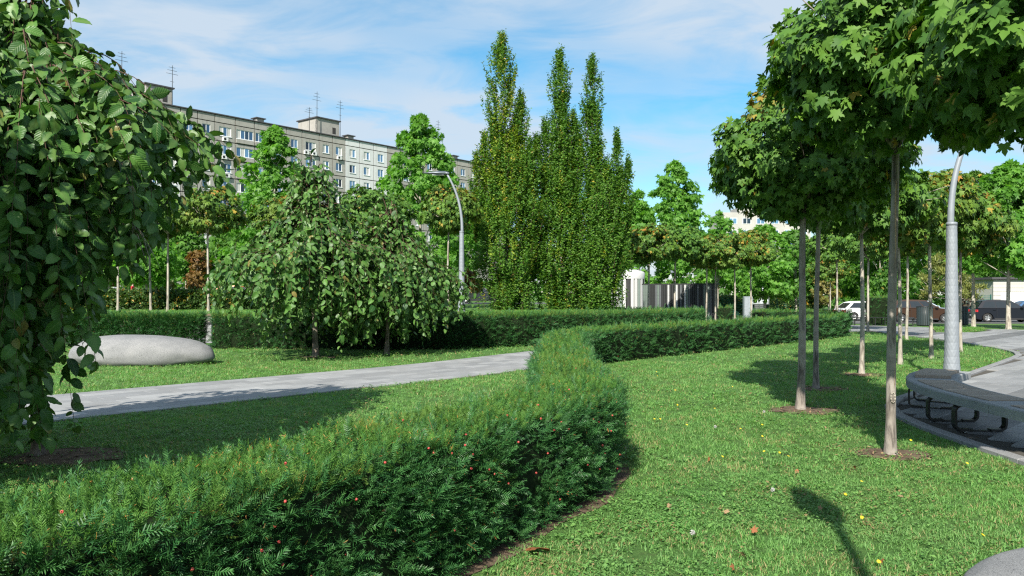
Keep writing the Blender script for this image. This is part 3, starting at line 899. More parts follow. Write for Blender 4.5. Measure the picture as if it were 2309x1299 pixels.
def frames(tip, nrm):
    y = unit(tip); z = unit(nrm - (nrm * y).sum(-1, keepdims=True) * y); x = np.cross(y, z)
    return x, y, z
def leaf_arrays(tm, pos, tip, nrm, scl):
    x, y, z = frames(tip, nrm)
    K = len(tm); which = rng.integers(0, K, len(pos))
    VV = np.stack([t[0] for t in tm]); T = tm[0][1]
    v = VV[which] * scl[:, None, None]
    W = pos[:, None] + v[..., 0:1] * x[:, None] + v[..., 1:2] * y[:, None] + v[..., 2:3] * z[:, None]
    nv = VV.shape[1]
    TT = T[None] + (np.arange(len(pos)) * nv)[:, None, None]
    leaf_arrays.uv = (v[..., :2] + np.array((.5, 0))).reshape(-1, 2)
    return W.reshape(-1, 3), TT.reshape(-1, 3)
def leafage(root, name, tm, pos, tip, nrm, scl, mat, singles=0, cell=9.0, stuff=True):
    """pos etc. relative to root; the `singles` leaves that show largest become parts called leaf"""
    keep = np.ones(len(pos), bool)
    if singles:
        wp = pos + np.array(root.location) + tip * scl[:, None] * 0.5
        d = np.maximum(wp[:, 1], 0.1)
        px = 1154.5 + wp[:, 0] / d * F; py = HZ - (wp[:, 2] - EYE) / d * F
        vis = (px > 0) & (px < 2309) & (py > 0) & (py < 1299)
        x, y, z = frames(tip, nrm)
        facing = np.abs((unit(wp - np.array((0, 0, EYE))) * z).sum(-1))
        best = {}
        for i in np.nonzero(vis)[0]:
            k = (int(px[i] // cell), int(py[i] // cell))
            if k not in best or d[i] < d[best[k]]: best[k] = i
        cand = {}
        for i in best.values(): cand[i] = scl[i] / d[i] * (0.35 + facing[i])
        top = sorted(cand, key=lambda i: -cand[i])[:singles]
        meshes = [np_mesh('leaf', t[0], t[1], mat, uv=t[0][:, :2] + np.array((.5, 0))) for t in tm]
        org = np.array(root.location) * 0
        for i in top:
            o = bpy.data.objects.new('leaf', meshes[int(rng.integers(0, len(meshes)))])
            s = scl[i]
            Mx = Matrix(((x[i, 0] * s, y[i, 0] * s, z[i, 0] * s, pos[i, 0]), (x[i, 1] * s, y[i, 1] * s, z[i, 1] * s, pos[i, 1]), (x[i, 2] * s, y[i, 2] * s, z[i, 2] * s, pos[i, 2]), (0, 0, 0, 1)))
            COL.objects.link(o); o.parent = root; o.matrix_local = Mx
            keep[i] = False
    V, T = leaf_arrays(tm, pos[keep], tip[keep], nrm[keep], scl[keep])
    o = link(bpy.data.objects.new(name, np_mesh(name, V, T, mat, uv=leaf_arrays.uv)), root)
    if stuff: o['kind'] = 'stuff'
    return o

def trunk_pts(h, lean, wob, n=9, seed=0):
    r = random.Random(seed)
    a, b = r.uniform(0, 6), r.uniform(0, 6)
    return [Vector((lean[0] * t + wob * math.sin(a + 5 * t) * t, lean[1] * t + wob * math.sin(b + 4 * t) * t, h * t)) for t in [i / (n - 1) for i in range(n)]]
def trunk(root, h, r0, r1, lean=(0, 0), wob=0.02, mat='bark', seed=0, n=10, sides=12, flare=1.5):
    P = trunk_pts(h, lean, wob, n, seed)
    P = [Vector((0, 0, -.05)), Vector((0, 0, 0.02)), Vector((0, 0, .10))] + P[1:]
    rad = [r0 * flare, r0 * flare * .96, r0 * (1 + (flare - 1) * .45)] + [r0 + (r1 - r0) * i / (n - 1) for i in range(1, n)]
    MB().tube(P, rad, sides).build('trunk', M[mat], root, world=False)
    return P[-1]

def globe_foliage(c, rx, rz, n_cl, n_leaf, size, seed, flat_bottom=0.55):
    """leaf positions of a clipped round crown: overlapping clumps on a lumpy shell, leaves hang outward and down"""
    r = np.random.default_rng(seed)
    k = np.arange(n_cl) + .5
    ph = np.arccos(1 - 2 * k / n_cl); th = np.pi * (1 + 5 ** .5) * k
    D = np.stack([np.cos(th) * np.sin(ph), np.sin(th) * np.sin(ph), np.cos(ph)], -1)
    D = unit(D + r.normal(0, .16, D.shape))
    rad = r.uniform(.74, 1.0, n_cl) * (1 + 0.10 * np.sin(3 * th + seed) * np.sin(ph))
    C = D * rad[:, None]
    C[:, 2] = np.where(C[:, 2] < 0, C[:, 2] * flat_bottom / .7, C[:, 2])
    which = r.integers(0, n_cl, n_leaf)
    off = unit(r.normal(0, 1, (n_leaf, 3))) * (r.uniform(0, 1, n_leaf) ** .45)[:, None] * r.uniform(.16, .30, n_cl)[which][:, None]
    P = C[which] + off
    inner = r.random(n_leaf) < .14
    P[inner] *= r.uniform(.35, .8, inner.sum())[:, None]
    out = unit(P * np.array((1, 1, .8)))
    pos = np.array(c) + P * np.array((rx, rx, rz))
    tip = unit(out * .55 + np.array((0, 0, -.75)) + r.normal(0, .42, P.shape))
    nrm = unit(out * .55 + np.array((0, 0, .75)) + unit(off) * .3 + r.normal(0, .38, P.shape))
    return pos, tip, nrm, size * r.uniform(.6, 1.15, n_leaf)
def limbs(root, top, c, rx, rz, n, seed, r0=0.035, mat='bark'):
    r = random.Random(seed); mb = MB()
    for i in range(n):
        a = 2 * math.pi * (i + r.random() * .6) / n; e = r.uniform(-.1, .9)
        end = Vector((c[0] + rx * .8 * math.cos(a) * math.cos(e), c[1] + rx * .8 * math.sin(a) * math.cos(e), c[2] + rz * .8 * math.sin(e)))
        m = top.lerp(end, .5) + Vector((r.uniform(-.1, .1), r.uniform(-.1, .1), .12))
        mb.tube([top - Vector((0, 0, .12)), m, end], [r0, r0 * .6, r0 * .2], 5)
        for q in range(2):
            e2 = end + Vector((r.uniform(-.35, .35) * rx, r.uniform(-.35, .35) * rx, r.uniform(-.2, .3) * rz))
            mb.tube([m, m.lerp(e2, .6), e2], [r0 * .45, r0 * .3, r0 * .1], 4)
    o = mb.build('branches', M[mat], root, world=False); o['kind'] = 'stuff'

MAPLES = 'round clipped maples on tall bare trunks'
def globe_maple(loc, label, stem, c_dz, rx, rz, r0, n_cl, n_leaf, size, tm, mat, seed, lean=(0, 0), singles=0, bark='bark', cx=(0, 0), wob=.02, gold=0):
    t = thing('round_maple', label, 'tree', loc, MAPLES)
    top = trunk(t, stem, r0, r0 * .68, lean, wob, bark, seed)
    c = (lean[0] + cx[0], lean[1] + cx[1], stem + c_dz)
    limbs(t, top, c, rx, rz, 8, seed, r0 * .55, bark)
    p = globe_foliage(c, rx, rz, n_cl, n_leaf, size, seed)
    if gold:       # the top of the crown has begun to turn
        hi = (p[0][:, 2] > c[2] + rz * .48) & (rng.random(len(p[0])) < gold)
        leafage(t, 'foliage', tm, *[q[hi] for q in p], M['maple_gold'])
        p = [q[~hi] for q in p]
    leafage(t, 'foliage', tm, *p, M[mat], singles)
    return t

# near maples on the lawn
def gp(px, py): x, y = G(px, py); return (x, y, 0)
m1 = globe_maple(gp(1805, 926), 'round maple with earth ring, bronze-topped lit crown, leftmost near trunk on the lawn', 3.1, .62, 1.30, 1.0, .058, 70, 11500, .108, T_MAPLE, 'maple', 21, (.06, 0), 260, cx=(-.02, 0), gold=.5)
m2 = globe_maple(gp(2008, 1028), 'nearest round maple, scarred trunk with a vertical crack before the bench', 3.35, .78, 1.32, 1.02, .052, 84, 12500, .113, T_MAPLE, 'maple', 34, (.04, 0), 300, wob=.03)
# bark scar and the long crack on its trunk
sc = MB()
for k in range(10):
    a = math.pi * 2 * k / 10
    sc.tube([(.0 + .022 * math.cos(a), -.055 + .004 * math.sin(3 * a), .62 + .055 * math.sin(a)), (.022 * math.cos(a + .63), -.056, .62 + .055 * math.sin(a + .63))], .009, 5)
sc.build('bark_scar', M['bark_pale'], m2, world=False)
MB().tube([(.004 + .004 * math.sin(9 * z) + .04 * z / 3.35, -.0525 + .0055 * z, z) for z in np.linspace(.72, 2.9, 20)], .0055, 5).build('bark_crack', plain('healed bark crack', (.36, .25, .15), .8), m2, world=False)
m3 = globe_maple((4.75, 6.1, 0), 'round maple crown of large leaves filling the upper right corner', 2.95, .85, 1.62, 1.15, .055, 84, 11500, .132, T_MAPLE, 'maple', 47, (0, 0), 300)
m4 = globe_maple(gp(1840, 879), 'round maple with shaded slim trunk just behind the earth-ringed one', 3.15, .62, 1.25, .9, .05, 54, 8500, .118, T_MAPLE2, 'maple', 58, (.02, 0))

globe_maple((-4.35, 3.75, 0), 'round maple out of frame at left, shading the lawn behind the near hedge', 3.45, .75, 1.45, .95, .055, 60, 5000, .15, T_MAPLE2, 'maple', 90)

# young maple kinds copied for the rows further off
def far_globe(seed, mat, lean=(.03, 0)):
    return globe_maple((0, 0, -200), 'x', 3.1, .62, 1.3, .92, .05, 50, 5200, .14, T_MAPLE2, mat, seed, lean, bark='bark_pale', gold=.2 if mat == 'maple_turning' else 0)
protoA, protoB, protoC = far_globe(61, 'maple_turning'), far_globe(72, 'maple'), far_globe(83, 'maple_turning', (-.05, .03))
used = set()
def place_globe(proto, px, py, d, rz, s, label, z=None):
    x = AT(px, d); zz_ = float(gz(x, d)) if z is None else z
    sc_ = (s, s, s) if not hasattr(s, '__len__') else s
    if proto.name not in used:
        used.add(proto.name)
        proto.location = (x, d, zz_); proto.rotation_euler = (0, 0, rz); proto.scale = sc_; proto['label'] = label
        return proto
    return copy_tree(proto, (x, d, zz_), rz, sc_, label, MAPLES)
def dg(py): return F * EYE / (py - HZ)
place_globe(protoB, 1943, 845, dg(845), .4, 1.0, 'round maple whose sunlit pale trunk stands mid-lawn right of the hedge end')
place_globe(protoA, 2030, 822, dg(822), 2.4, 1.0, 'round maple close behind the trunk with the long crack')
place_globe(protoC, 2100, 808, dg(808), 1.1, 1.05, 'round maple with a curved trunk just left of the lamp post')
place_globe(protoA, 2166, 795, dg(795), 3.9, 1.0, 'round maple with orange-tinged crown directly behind the lamp post')
place_globe(protoB, 1957, 748, dg(750), 5.1, 1.1, 'round maple at the far lawn edge by the clipped dark bush')
place_globe(protoC, 2044, 765, dg(766), 2.9, 1.05, 'round maple by the paved path behind the twin trunks')
place_globe(protoB, 1888, 712, 47, 1.9, 1.25, 'round maple with thin trunk beside the tail of the white car')
place_globe(protoA, 1872, 712, 54, .9, 1.0, 'small yellowing round maple left of the white car')
place_globe(protoA, 1462, 700, 43, .2, 1.18, 'round maple with golden crown beside the white pavilion')
place_globe(protoB, 1522, 700, 44, 4.2, 1.2, 'round maple with dark crown before the slatted screen, second from the pavilion')
place_globe(protoC, 1592, 715, 46, 3.3, 1.1, 'round maple with pale trunk at the right end of the back hedge')
place_globe(protoB, 1613, 715, 48, 5.6, 1.1, 'round maple whose trunk stands at the end of the slatted screen')
place_globe(protoA, 1657, 716, 45, 1.3, 1.12, 'round maple with reddish-topped crown and pale trunk in the gap between hedges')
place_globe(protoC, 1695, 716, 46, .7, 1.16, 'round maple with dark trunk left of the short far hedge')
place_globe(protoC, 470, 706, 33.5, 2.2, (1.08, 1.08, 1.13), 'round maple with pale trunk behind the gap in the left hedges', TZ)
place_globe(protoB, 838, 706, 34.5, 4.9, (1.3, 1.3, 1.15), 'round maple crown showing above the second weeping elm', TZ)
place_globe(protoA, 1010, 700, 34.5, 5.2, (1.0, 1.0, 1.18), 'round maple with pale trunk left of the distant lamp post', TZ)
place_globe(protoC, 340, 706, 36, 1.5, (1.1, 1.1, 1.1), 'round maple on the terrace right of the near weeping elm', TZ)
place_globe(protoB, 378, 706, 35, .1, (1.1, 1.1, 1.15), 'round maple with dark trunk on the terrace above the boulder', TZ)
place_globe(protoA, 266, 706, 34, 3.1, (1.1, 1.1, 1.1), 'round maple with a lit pale trunk behind the boulder, partly behind elm leaves', TZ)
place_globe(protoC, 640, 706, 37, 3.7, (1.15, 1.15, 1.15), 'round maple with yellow top behind the weeping elm crown', TZ)

# weeping elms
ELMS = 'weeping elms with hanging curtains of leaves'
def weeping_elm(loc, label, H, Rad, nstr, zend, seed, spacing, size, tm, singles, r0, lean=(0, 0), asym=None, dome=None, near=False, bark='bark_dark', cell=10):
    t = thing('weeping_elm', label, 'tree', loc, ELMS)
    r = np.random.default_rng(seed)
    top = trunk(t, H * .72, r0, r0 * .7, lean, .05, bark, seed, 10, 12, 1.7)
    P, TI, NO, SC = [], [], [], []
    tw = MB()
    for i in range(nstr):
        az = r.uniform(0, 2 * np.pi)
        if near and r.random() < .45: az = r.uniform(np.pi * .75, np.pi * 1.65)
        rr = Rad * (0.12 + 0.93 * r.random() ** .62)
        if asym is not None: rr *= asym(az)
        o2 = np.array((np.cos(az), np.sin(az), 0.0))
        tang = np.array((-np.sin(az), np.cos(az), 0.0))
        hh = H * r.uniform(.86, 1.02) - .30 * (rr / Rad) ** 2 * H * .55
        lobe = 1 + .14 * math.sin(3 * az + seed) + .10 * math.sin(5 * az + 2 * seed)
        rr *= lobe
        if dome is not None: hh = dome(rr) * r.uniform(.93, 1.03)
        p0 = np.array((lean[0], lean[1], min(H * r.uniform(.62, .74), hh - .25)))
        ze = zend(o2[0] * rr, o2[1] * rr, r)
        ze = min(ze, hh - .7)
        wild = r.random() < .10
        if wild: rr *= r.uniform(1.0, 1.16); ze = max(ze, hh - r.uniform(.7, 1.5)); hh += r.uniform(.0, .3)
        p1 = p0 + o2 * rr * .35 + np.array((0, 0, (hh - p0[2]) * 1.45))
        p2 = p0 * np.array((1, 1, 0)) + o2 * rr * 1.05 + tang * r.normal(0, .15) + np.array((0, 0, hh - .1))
        p3 = p0 * np.array((1, 1, 0)) + o2 * rr * r.uniform(.92, 1.08) + tang * r.normal(0, .22) + np.array((0, 0, ze))
        tt = np.linspace(0, 1, 40)[:, None]
        B = (1 - tt) ** 3 * p0 + 3 * (1 - tt) ** 2 * tt * p1 + 3 * (1 - tt) * tt ** 2 * p2 + tt ** 3 * p3
        B[:, :2] += np.cumsum(r.normal(0, .012, (40, 2)), 0) * np.linspace(0, 1, 40)[:, None]
        sg_ = np.linalg.norm(np.diff(B, axis=0), axis=1); cu_ = np.concatenate([[0], np.cumsum(sg_)])
        tw.tube([tuple(b) for b in B[::3]] + [tuple(B[-1])], [max(.0022, .017 * (1 - k / 13.) ** 1.6) * (r0 / .05) ** .5 for k in range(14)] + [.002], 4, cap=False)
        s = cu_[-1] * r.uniform(.12, .22)
        side = 1
        while s < cu_[-1] + .03:
            ss = min(s, cu_[-1])
            b = np.array([np.interp(ss, cu_, B[:, q]) for q in range(3)])
            b2 = np.array([np.interp(min(ss + .1, cu_[-1]), cu_, B[:, q]) for q in range(3)])
            al = b2 - b; al = al / (np.linalg.norm(al) + 1e-6)
            sd = np.cross(al, o2); sd = sd / (np.linalg.norm(sd) + 1e-6)
            ti = al * .30 + sd * side * r.uniform(.2, 1.1) + np.array((0, 0, -.38)) + o2 * r.uniform(-.2, .7) + r.normal(0, .38, 3)
            no = o2 * .35 + np.array((0, 0, .80)) + r.normal(0, .62, 3)
            sz = size * r.uniform(.5, 1.2) * (0.75 + .25 * min(1, (cu_[-1] - ss) * 3))
            P.append(b + ti / np.linalg.norm(ti) * .02); TI.append(ti); NO.append(no); SC.append(sz)
            side = -side
            s += spacing * r.uniform(.6, 1.4)
    o = tw.build('branches', M['twig'], t, world=False); o['kind'] = 'stuff'
    leafage(t, 'foliage', tm, np.array(P), unit(np.array(TI)), unit(np.array(NO)), np.array(SC), M['elm'], singles, cell)
    return t
e1x, e1y = G(85, 1030)
def zend1(x, y, r):
    X_, Y_ = e1x + x, e1y + y
    px = 1154.5 + X_ / Y_ * F
    low = 440 + (440 - px) * 1.10 if px > 225 else 676 + (225 - px) * 2.0     # the curtain is cut short on the open side
    return max(.3, ZAT(min(low, 1000), Y_) + abs(r.normal(0, .28)))
weeping_elm((e1x, e1y, 0), 'near weeping elm with large toothed leaves filling the left edge', 5.15, 1.92, 390, zend1, 5, .060, .165, T_ELM, 300, .05, (-.10, -.05), lambda a: 1 - (.14 if (a * 7.3) % 1 < .93 else 0.0) * max(0, math.cos(a)) ** .7, lambda q: 3.72 + 2.4 * math.exp(-q / .8), True, cell=14)
e2x, e2y = G(712, 806)
def zend2(x, y, r):
    q = math.hypot(x, y)
    if x < -1.3: return r.uniform(1.3, 2.3)
    if q > 1.9: return r.uniform(.9, 2.0)
    return r.uniform(.3, 1.3) if not (-.7 < x < .7 and y < .3) else r.uniform(1.0, 1.8)
weeping_elm((e2x, e2y, 0), 'weeping elm on the grass beyond the path with bare brown trunk showing', 5.45, 2.65, 280, zend2, 8, .078, .18, T_ELM2, 300, .075, (-.12, 0), lambda a: 1 - .26 * max(0, math.cos(a)), dome=lambda q: 2.85 + 2.75 * math.exp(-(q / 1.55) ** 2), cell=10)
weeping_elm((AT(872, 22.6), 22.6, 0), 'weeping elm overlapping on the right, trailing leaves over the back hedge', 4.6, 1.8, 210, lambda x, y, r: r.uniform(.35, 1.3) + .5 * max(0, math.hypot(x, y) - 1.0), 13, .080, .175, T_ELM2, 250, .06, (.1, 0), dome=lambda q: 2.4 + 2.3 * math.exp(-(q / 1.35) ** 2), cell=10)

dt = MB(); r = np.random.default_rng(4)
elm1 = bpy.data.objects['weeping_elm']
bx0 = Vector((AT(300, 7.6) - e1x, 7.6 - e1y, ZAT(500, 7.6)))
for k in range(9):
    e = bx0 + Vector((r.uniform(-.05, .28), r.uniform(-.15, .15), -r.uniform(.18, .45)))
    m = bx0.lerp(e, .5) + Vector((r.normal(0, .03), r.normal(0, .03), r.normal(.03, .03)))
    dt.tube([bx0 + Vector((-.35, .1, .22)), bx0, m, e], [.007, .006, .004, .002], 4)
dt.build('bare_twigs', M['bark_pale'], elm1, world=False)['kind'] = 'stuff'

# column trees: bundles of upright shoots
COLS = 'tall narrow column trees standing close together'
def column_tree(loc, label, spires, seed, gold):
    t = thing('column_tree', label, 'tree', loc, COLS)
    r = np.random.default_rng(seed)
    trunk(t, 5.0, .16, .09, (0, 0), .06, 'bark_pale', seed)
    P, TI, NO, SC, GO = [], [], [], [], []
    tw = MB()
    for (dx, dy, rad, ztop, zbot) in spires:
        hgt = ztop - zbot
        n = int(hgt * rad * 72) + 24
        for i in range(n):
            zt = zbot + hgt * r.random() ** .85
            prof = min(1.0, ((ztop - zt) / (1.7 if rad < .8 else hgt * .45)) ** .7 + .08) * (0.60 + .40 * min(1, (zt - zbot) / 2.6))
            az = r.uniform(0, 2 * np.pi)
            rr = 1.07 * rad * prof * (r.random() ** .33) * (1.0 if r.random() > .10 else 1.14)
            # uneven outline: bulging and hollow sides
            if mnoise.noise(Vector((dx + math.cos(az) * 2.2, dy + math.sin(az) * 2.2, zt * .9 + seed))) < -.22 and r.random() < .8: continue
            rr *= 1 + .16 * math.sin(3 * az + zt * 1.3 + seed) + .10 * math.sin(zt * 2.9 + seed * 2)
            ln_ = r.uniform(.5, 1.3) * (0.75 if rad < .6 else 1)
            if i < 7: zt = ztop - .1 - .35 * r.random(); rr = rad * .35 * r.random(); ln_ = 1.1
            tip_ = np.array((dx + rr * np.cos(az), dy + rr * np.sin(az), zt + r.uniform(0, .25)))
            base = tip_ + np.array((-np.cos(az) * ln_ * .28, -np.sin(az) * ln_ * .28, -ln_))
            m = int(ln_ / .028)
            tt = np.linspace(0.1, 1.04, m)[:, None]
            b = base + (tip_ - base) * tt + r.normal(0, .035, (m, 3))
            up = (tip_ - base) / np.linalg.norm(tip_ - base)
            sd = r.normal(0, 1, (m, 3)); sd -= (sd @ up)[:, None] * up; sd = unit(sd)
            P.append(b); TI.append(sd * .8 + up * .55 + np.array((np.cos(az), np.sin(az), 0)) * .25)
            NO.append(up * .8 + r.normal(0, .45, (m, 3)) + np.array((np.cos(az), np.sin(az), 0)) * .4)
            SC.append(.142 * r.uniform(.6, 1.15, m) * np.linspace(1.1, .7, m))
            GO.append(np.full(m, gold(tip_, r)))
            if i % 6 == 0: tw.tube([tuple(base), tuple(tip_)], [.012, .003], 3, cap=False)
    o = tw.build('branches', M['twig'], t, world=False); o['kind'] = 'stuff'
    P = np.concatenate(P); TI = unit(np.concatenate(TI)); NO = unit(np.concatenate(NO)); SC = np.concatenate(SC); GO = np.concatenate(GO)
    for nm, mt, sel in (('foliage', 'hornbeam', GO < .5), ('foliage', 'hornbeam_gold', GO >= .5)):
        if sel.sum() > 50: leafage(t, nm, T_DIA, P[sel], TI[sel], NO[sel], SC[sel], M[mt])
    return t
dL = 37.0
column_tree((AT(1140, dL), dL, TZ), 'tall column tree with yellowing top, beside the distant lamp post',
            [(-.18, 0, .74, 12.9, 5.0), (.72, .1, .5, 10.2, 5.0), (.1, 0, 1.62, 8.3, -.1), (-1.0, .2, .42, 8.3, 4), (-1.35, -.2, .34, 7.4, 3.5), (.3, -.5, 1.3, 6.6, 0), (1.1, -.2, .6, 8.0, 2), (-.5, -.3, .7, 9.0, 4), (.5, .2, .5, 9.2, 5)], 3,
            lambda p, r: 1.0 if r.random() < (.50 if (p[2] > 6 and p[0] < .9) else .14) else 0.0)
column_tree((AT(1265, dL + .6), dL + .6, TZ), 'green pointed column tree in the middle of the three',
            [(-.05, 0, .56, 12.4, 6), (.0, 0, .92, 10.4, 4), (0, 0, 1.42, 7.8, -.1), (-.75, .2, .40, 9.2, 4.5), (-1.15, -.2, .55, 8.3, 2), (.62, .1, .36, 9.6, 5), (.1, -.4, 1.15, 6.0, 0)], 4,
            lambda p, r: 1.0 if r.random() < .10 else 0.0)
column_tree((AT(1345, dL), dL, TZ), 'dark column tree with a slim separate top, nearest the white pavilion',
            [(-.22, 0, .52, 11.9, 6), (-.18, 0, .58, 9.8, 5), (.05, 0, 1.30, 7.4, -.1), (.5, 0, 1.15, 7.0, 2.2), (.95, .1, .34, 8.4, 4), (1.45, -.1, .26, 7.3, 3.5), (-.75, .2, .34, 8.2, 4), (.3, -.4, 1.15, 5.8, 0), (1.15, 0, .5, 6.6, 3)], 6,
            lambda p, r: 1.0 if r.random() < .03 else 0.0)

# tall bright broadleaf trees behind, and the shrubs and trees of the far park
def crown_tree(name, label, cat, loc, stem, r0, prof, n_cl, n_leaf, size, mat, seed, group, tm=None, bark='bark_pale', cl=.5):
    """prof(z 0..1) -> radius; z runs from stem height to the top"""
    z0, z1, pf = prof
    t = thing(name, label, cat, loc, group)
    r = np.random.default_rng(seed)
    trunk(t, z0 + (z1 - z0) * .75, r0, r0 * .3, (0, 0), .05, bark, seed, 9, 8)
    zc = z0 + (z1 - z0) * r.random(n_cl) ** .9
    az = r.uniform(0, 2 * np.pi, n_cl)
    pr = np.array([pf((z - z0) / (z1 - z0)) for z in zc])
    rr = pr * (r.random(n_cl) ** .45)
    C = np.stack([rr * np.cos(az), rr * np.sin(az), zc], -1)
    cs = cl * r.uniform(.6, 1.2, n_cl) * (0.45 + .55 * pr / pr.max())
    w = r.integers(0, n_cl, n_leaf)
    off = unit(r.normal(0, 1, (n_leaf, 3))) * (r.random(n_leaf) ** .5)[:, None] * cs[w][:, None]
    P = C[w] + off * np.array((1, 1, .75))
    out = unit(np.stack([C[w, 0], C[w, 1], np.full(n_leaf, .35)], -1) + off * 1.0)
    tip = unit(out * .5 + np.array((0, 0, -.45)) + r.normal(0, .55, P.shape)); nrm = unit(out * .5 + np.array((0, 0, .6)) + r.normal(0, .5, P.shape))
    mb = MB()
    for i in range(min(n_cl, 26)):
        zb = max(z0 * .95, C[i, 2] - abs(rr[i]) * .9 - .2)
        mb.tube([(0, 0, zb), tuple(C[i] * np.array((.5, .5, 0)) + np.array((0, 0, zb * .45 + C[i, 2] * .55))), tuple(C[i])], [r0 * .32, r0 * .2, r0 * .06], 4, cap=False)
    o = mb.build('branches', M[bark], t, world=False); o['kind'] = 'stuff'
    leafage(t, 'foliage', tm or T_MAPLE2, P, tip, nrm, size * r.uniform(.6, 1.15, n_leaf), M[mat])
    return t
cone = lambda R_: (lambda q: R_ * max(.07, (1 - q) ** .62) * min(1, .6 + q * 3))
oval = lambda R_: (lambda q: R_ * max(.12, math.sin(math.pi * min(1, .12 + .88 * q)) ** .6))
TALL = 'bright green tall trees in front of the apartment block'
FARP = 'trees of the far park'
def far(name, label, px, d, top, wpx, z, mat, seed, n_leaf, prof=oval, stem=2.2, grp=FARP, size=.3, cl=.8, n_cl=60, r0=.12, cat='tree', bark='bark_pale'):
    H = ZAT(top, d) - z; Rr = wpx / 2 / F * d
    return crown_tree(name, label, cat, (AT(px, d), d, z), stem, r0, (stem * .9, H - .15, prof(Rr)), n_cl, n_leaf, size, mat, seed, grp, bark=bark, cl=cl)
far('tall_tree', 'bright green pointed tree before the grey part of the apartment block', 618, 46, 285, 270, TZ, 'poplar', 101, 8500, cone, 2.4, TALL, .25, .55, 210)
far('tall_tree', 'bright green pointed tree before the white part of the apartment block', 948, 45, 258, 310, TZ, 'poplar', 102, 10000, cone, 2.4, TALL, .25, .55, 240)
far('tall_tree', 'bright green tree between the column trees and the pale tower block', 1522, 62, 365, 235, 0, 'poplar', 103, 7500, cone, 2.6, FARP, .33, .7, 170)
far('tall_tree', 'light green tree showing just right of the column trees', 1440, 60, 430, 130, 0, 'poplar', 104, 4000, cone, 2.4, FARP, .34, .7)
far('tall_tree', 'pale green tree left of the tower block, behind the maple row', 1618, 72, 478, 110, 0, 'poplar', 105, 2600, oval, 2.2, FARP, .36, .8)
far('park_tree', 'bright broad tree right of the maple row, below the tower block', 1725, 66, 512, 150, 0, 'poplar', 106, 4200, oval, 1.6, FARP, .33, .9, 70)
far('park_tree', 'broad green tree filling the space before the leftmost near trunk', 1795, 70, 520, 130, 0, 'backwood', 107, 3600, oval, 1.8, FARP, .36, .9, 70)
far('park_tree', 'green tree behind the green fence and white car', 1885, 78, 540, 150, 0, 'backwood', 108, 3600, oval, 1.8, FARP, .38, 1.0, 70)
far('park_tree', 'dense green tree above the brown parked car', 1985, 72, 500, 170, -.3, 'backwood', 109, 3800, oval, 2.0, FARP, .38, 1.0, 70)
far('park_tree', 'light green tree far behind the pine', 2095, 88, 500, 170, -.3, 'backwood', 110, 3200, oval, 2.6, FARP, .42, 1.1, 70)
far('tall_tree', 'bright tall tree with pale trunk in front of the dark car', 2274, 38.5, 358, 270, 0, 'poplar', 111, 12000, cone, 3.0, FARP, .25, .65, 90, .11)
far('round_tree', 'dark green round-headed tree right of the lamp arm', 2195, 41, 388, 150, 0, 'maple_turning', 112, 5200, oval, 3.4, FARP, .22, .6, 80, .10)
far('park_tree', 'green tree behind the pale cabin', 2330, 84, 470, 220, -.3, 'backwood', 113, 3000, oval, 2.6, FARP, .42, 1.1, 60)
far('park_tree', 'bright green low-branched tree on the terrace right of the near elm', 330, 47, 520, 130, TZ, 'poplar', 114, 3600, oval, 1.7, FARP, .26, .7, 70)
far('park_tree', 'bright green tree behind the boulder and terrace hedge', 245, 50, 470, 150, TZ, 'backwood', 115, 3600, oval, 2.0, FARP, .28, .8, 70)
far('park_tree', 'tree in shade behind the left edge elm', 120, 52, 450, 190, TZ, 'backwood', 116, 3200, oval, 2.0, FARP, .3, .9, 70)
far('park_tree', 'leafy tree beyond the road left of the first weeping elm crown', 420, 58, 470, 150, TZ, 'backwood', 117, 3600, oval, 2.4, FARP, .32, .9, 70)
far('park_tree', 'leafy tree behind the weeping elm crown', 560, 56, 500, 170, TZ, 'backwood', 118, 3200, oval, 2.6, FARP, .32, .9, 60)
far('park_tree', 'leafy tree behind the trailing right-hand elm', 730, 56, 480, 170, TZ, 'backwood', 119, 3200, oval, 2.6, FARP, .32, .9, 60)
far('park_tree', 'leafy tree in the gap left of the distant lamp', 900, 58, 500, 150, TZ, 'backwood', 120, 3000, oval, 2.8, FARP, .32, .9, 60)
far('park_tree', 'leafy tree directly behind the distant lamp post', 1040, 60, 470, 130, TZ, 'backwood', 121, 3000, oval, 3.4, FARP, .32, .9, 60)
far('young_tree', 'small rusty orange tree on the terrace beside the pale maple trunk', 445, 52, 560, 52, TZ, 'rust', 122, 900, oval, 1.3, FARP, .24, .5, 30, .05)
far('young_tree', 'small ochre tree on the terrace above the boulder', 362, 54, 602, 48, TZ, 'ochre', 123, 700, oval, 1.3, FARP, .24, .45, 26, .04)
far('young_tree', 'small rust-brown tree half behind the near elm', 236, 55, 585, 46, TZ, 'rust', 124, 700, oval, 1.2, FARP, .24, .45, 26, .04)
far('young_tree', 'small orange tree right of the distant lamp base', 1062, 62, 606, 50, TZ, 'rust', 125, 600, oval, 1.2, FARP, .28, .5, 26, .04)
far('shrub', 'purple-leaved shrub beyond the lamp post', 2188, 66, 636, 62, -.3, 'purple', 126, 1200, oval, 1.0, None, .2, .45, 36, .06, 'shrub')
far('shrub', 'yellow-green shrub between trunks in front of the white car fence', 1868, 66, 600, 70, -.2, 'ochre', 127, 900, oval, 1.2, None, .26, .5, 30, .05, 'shrub')
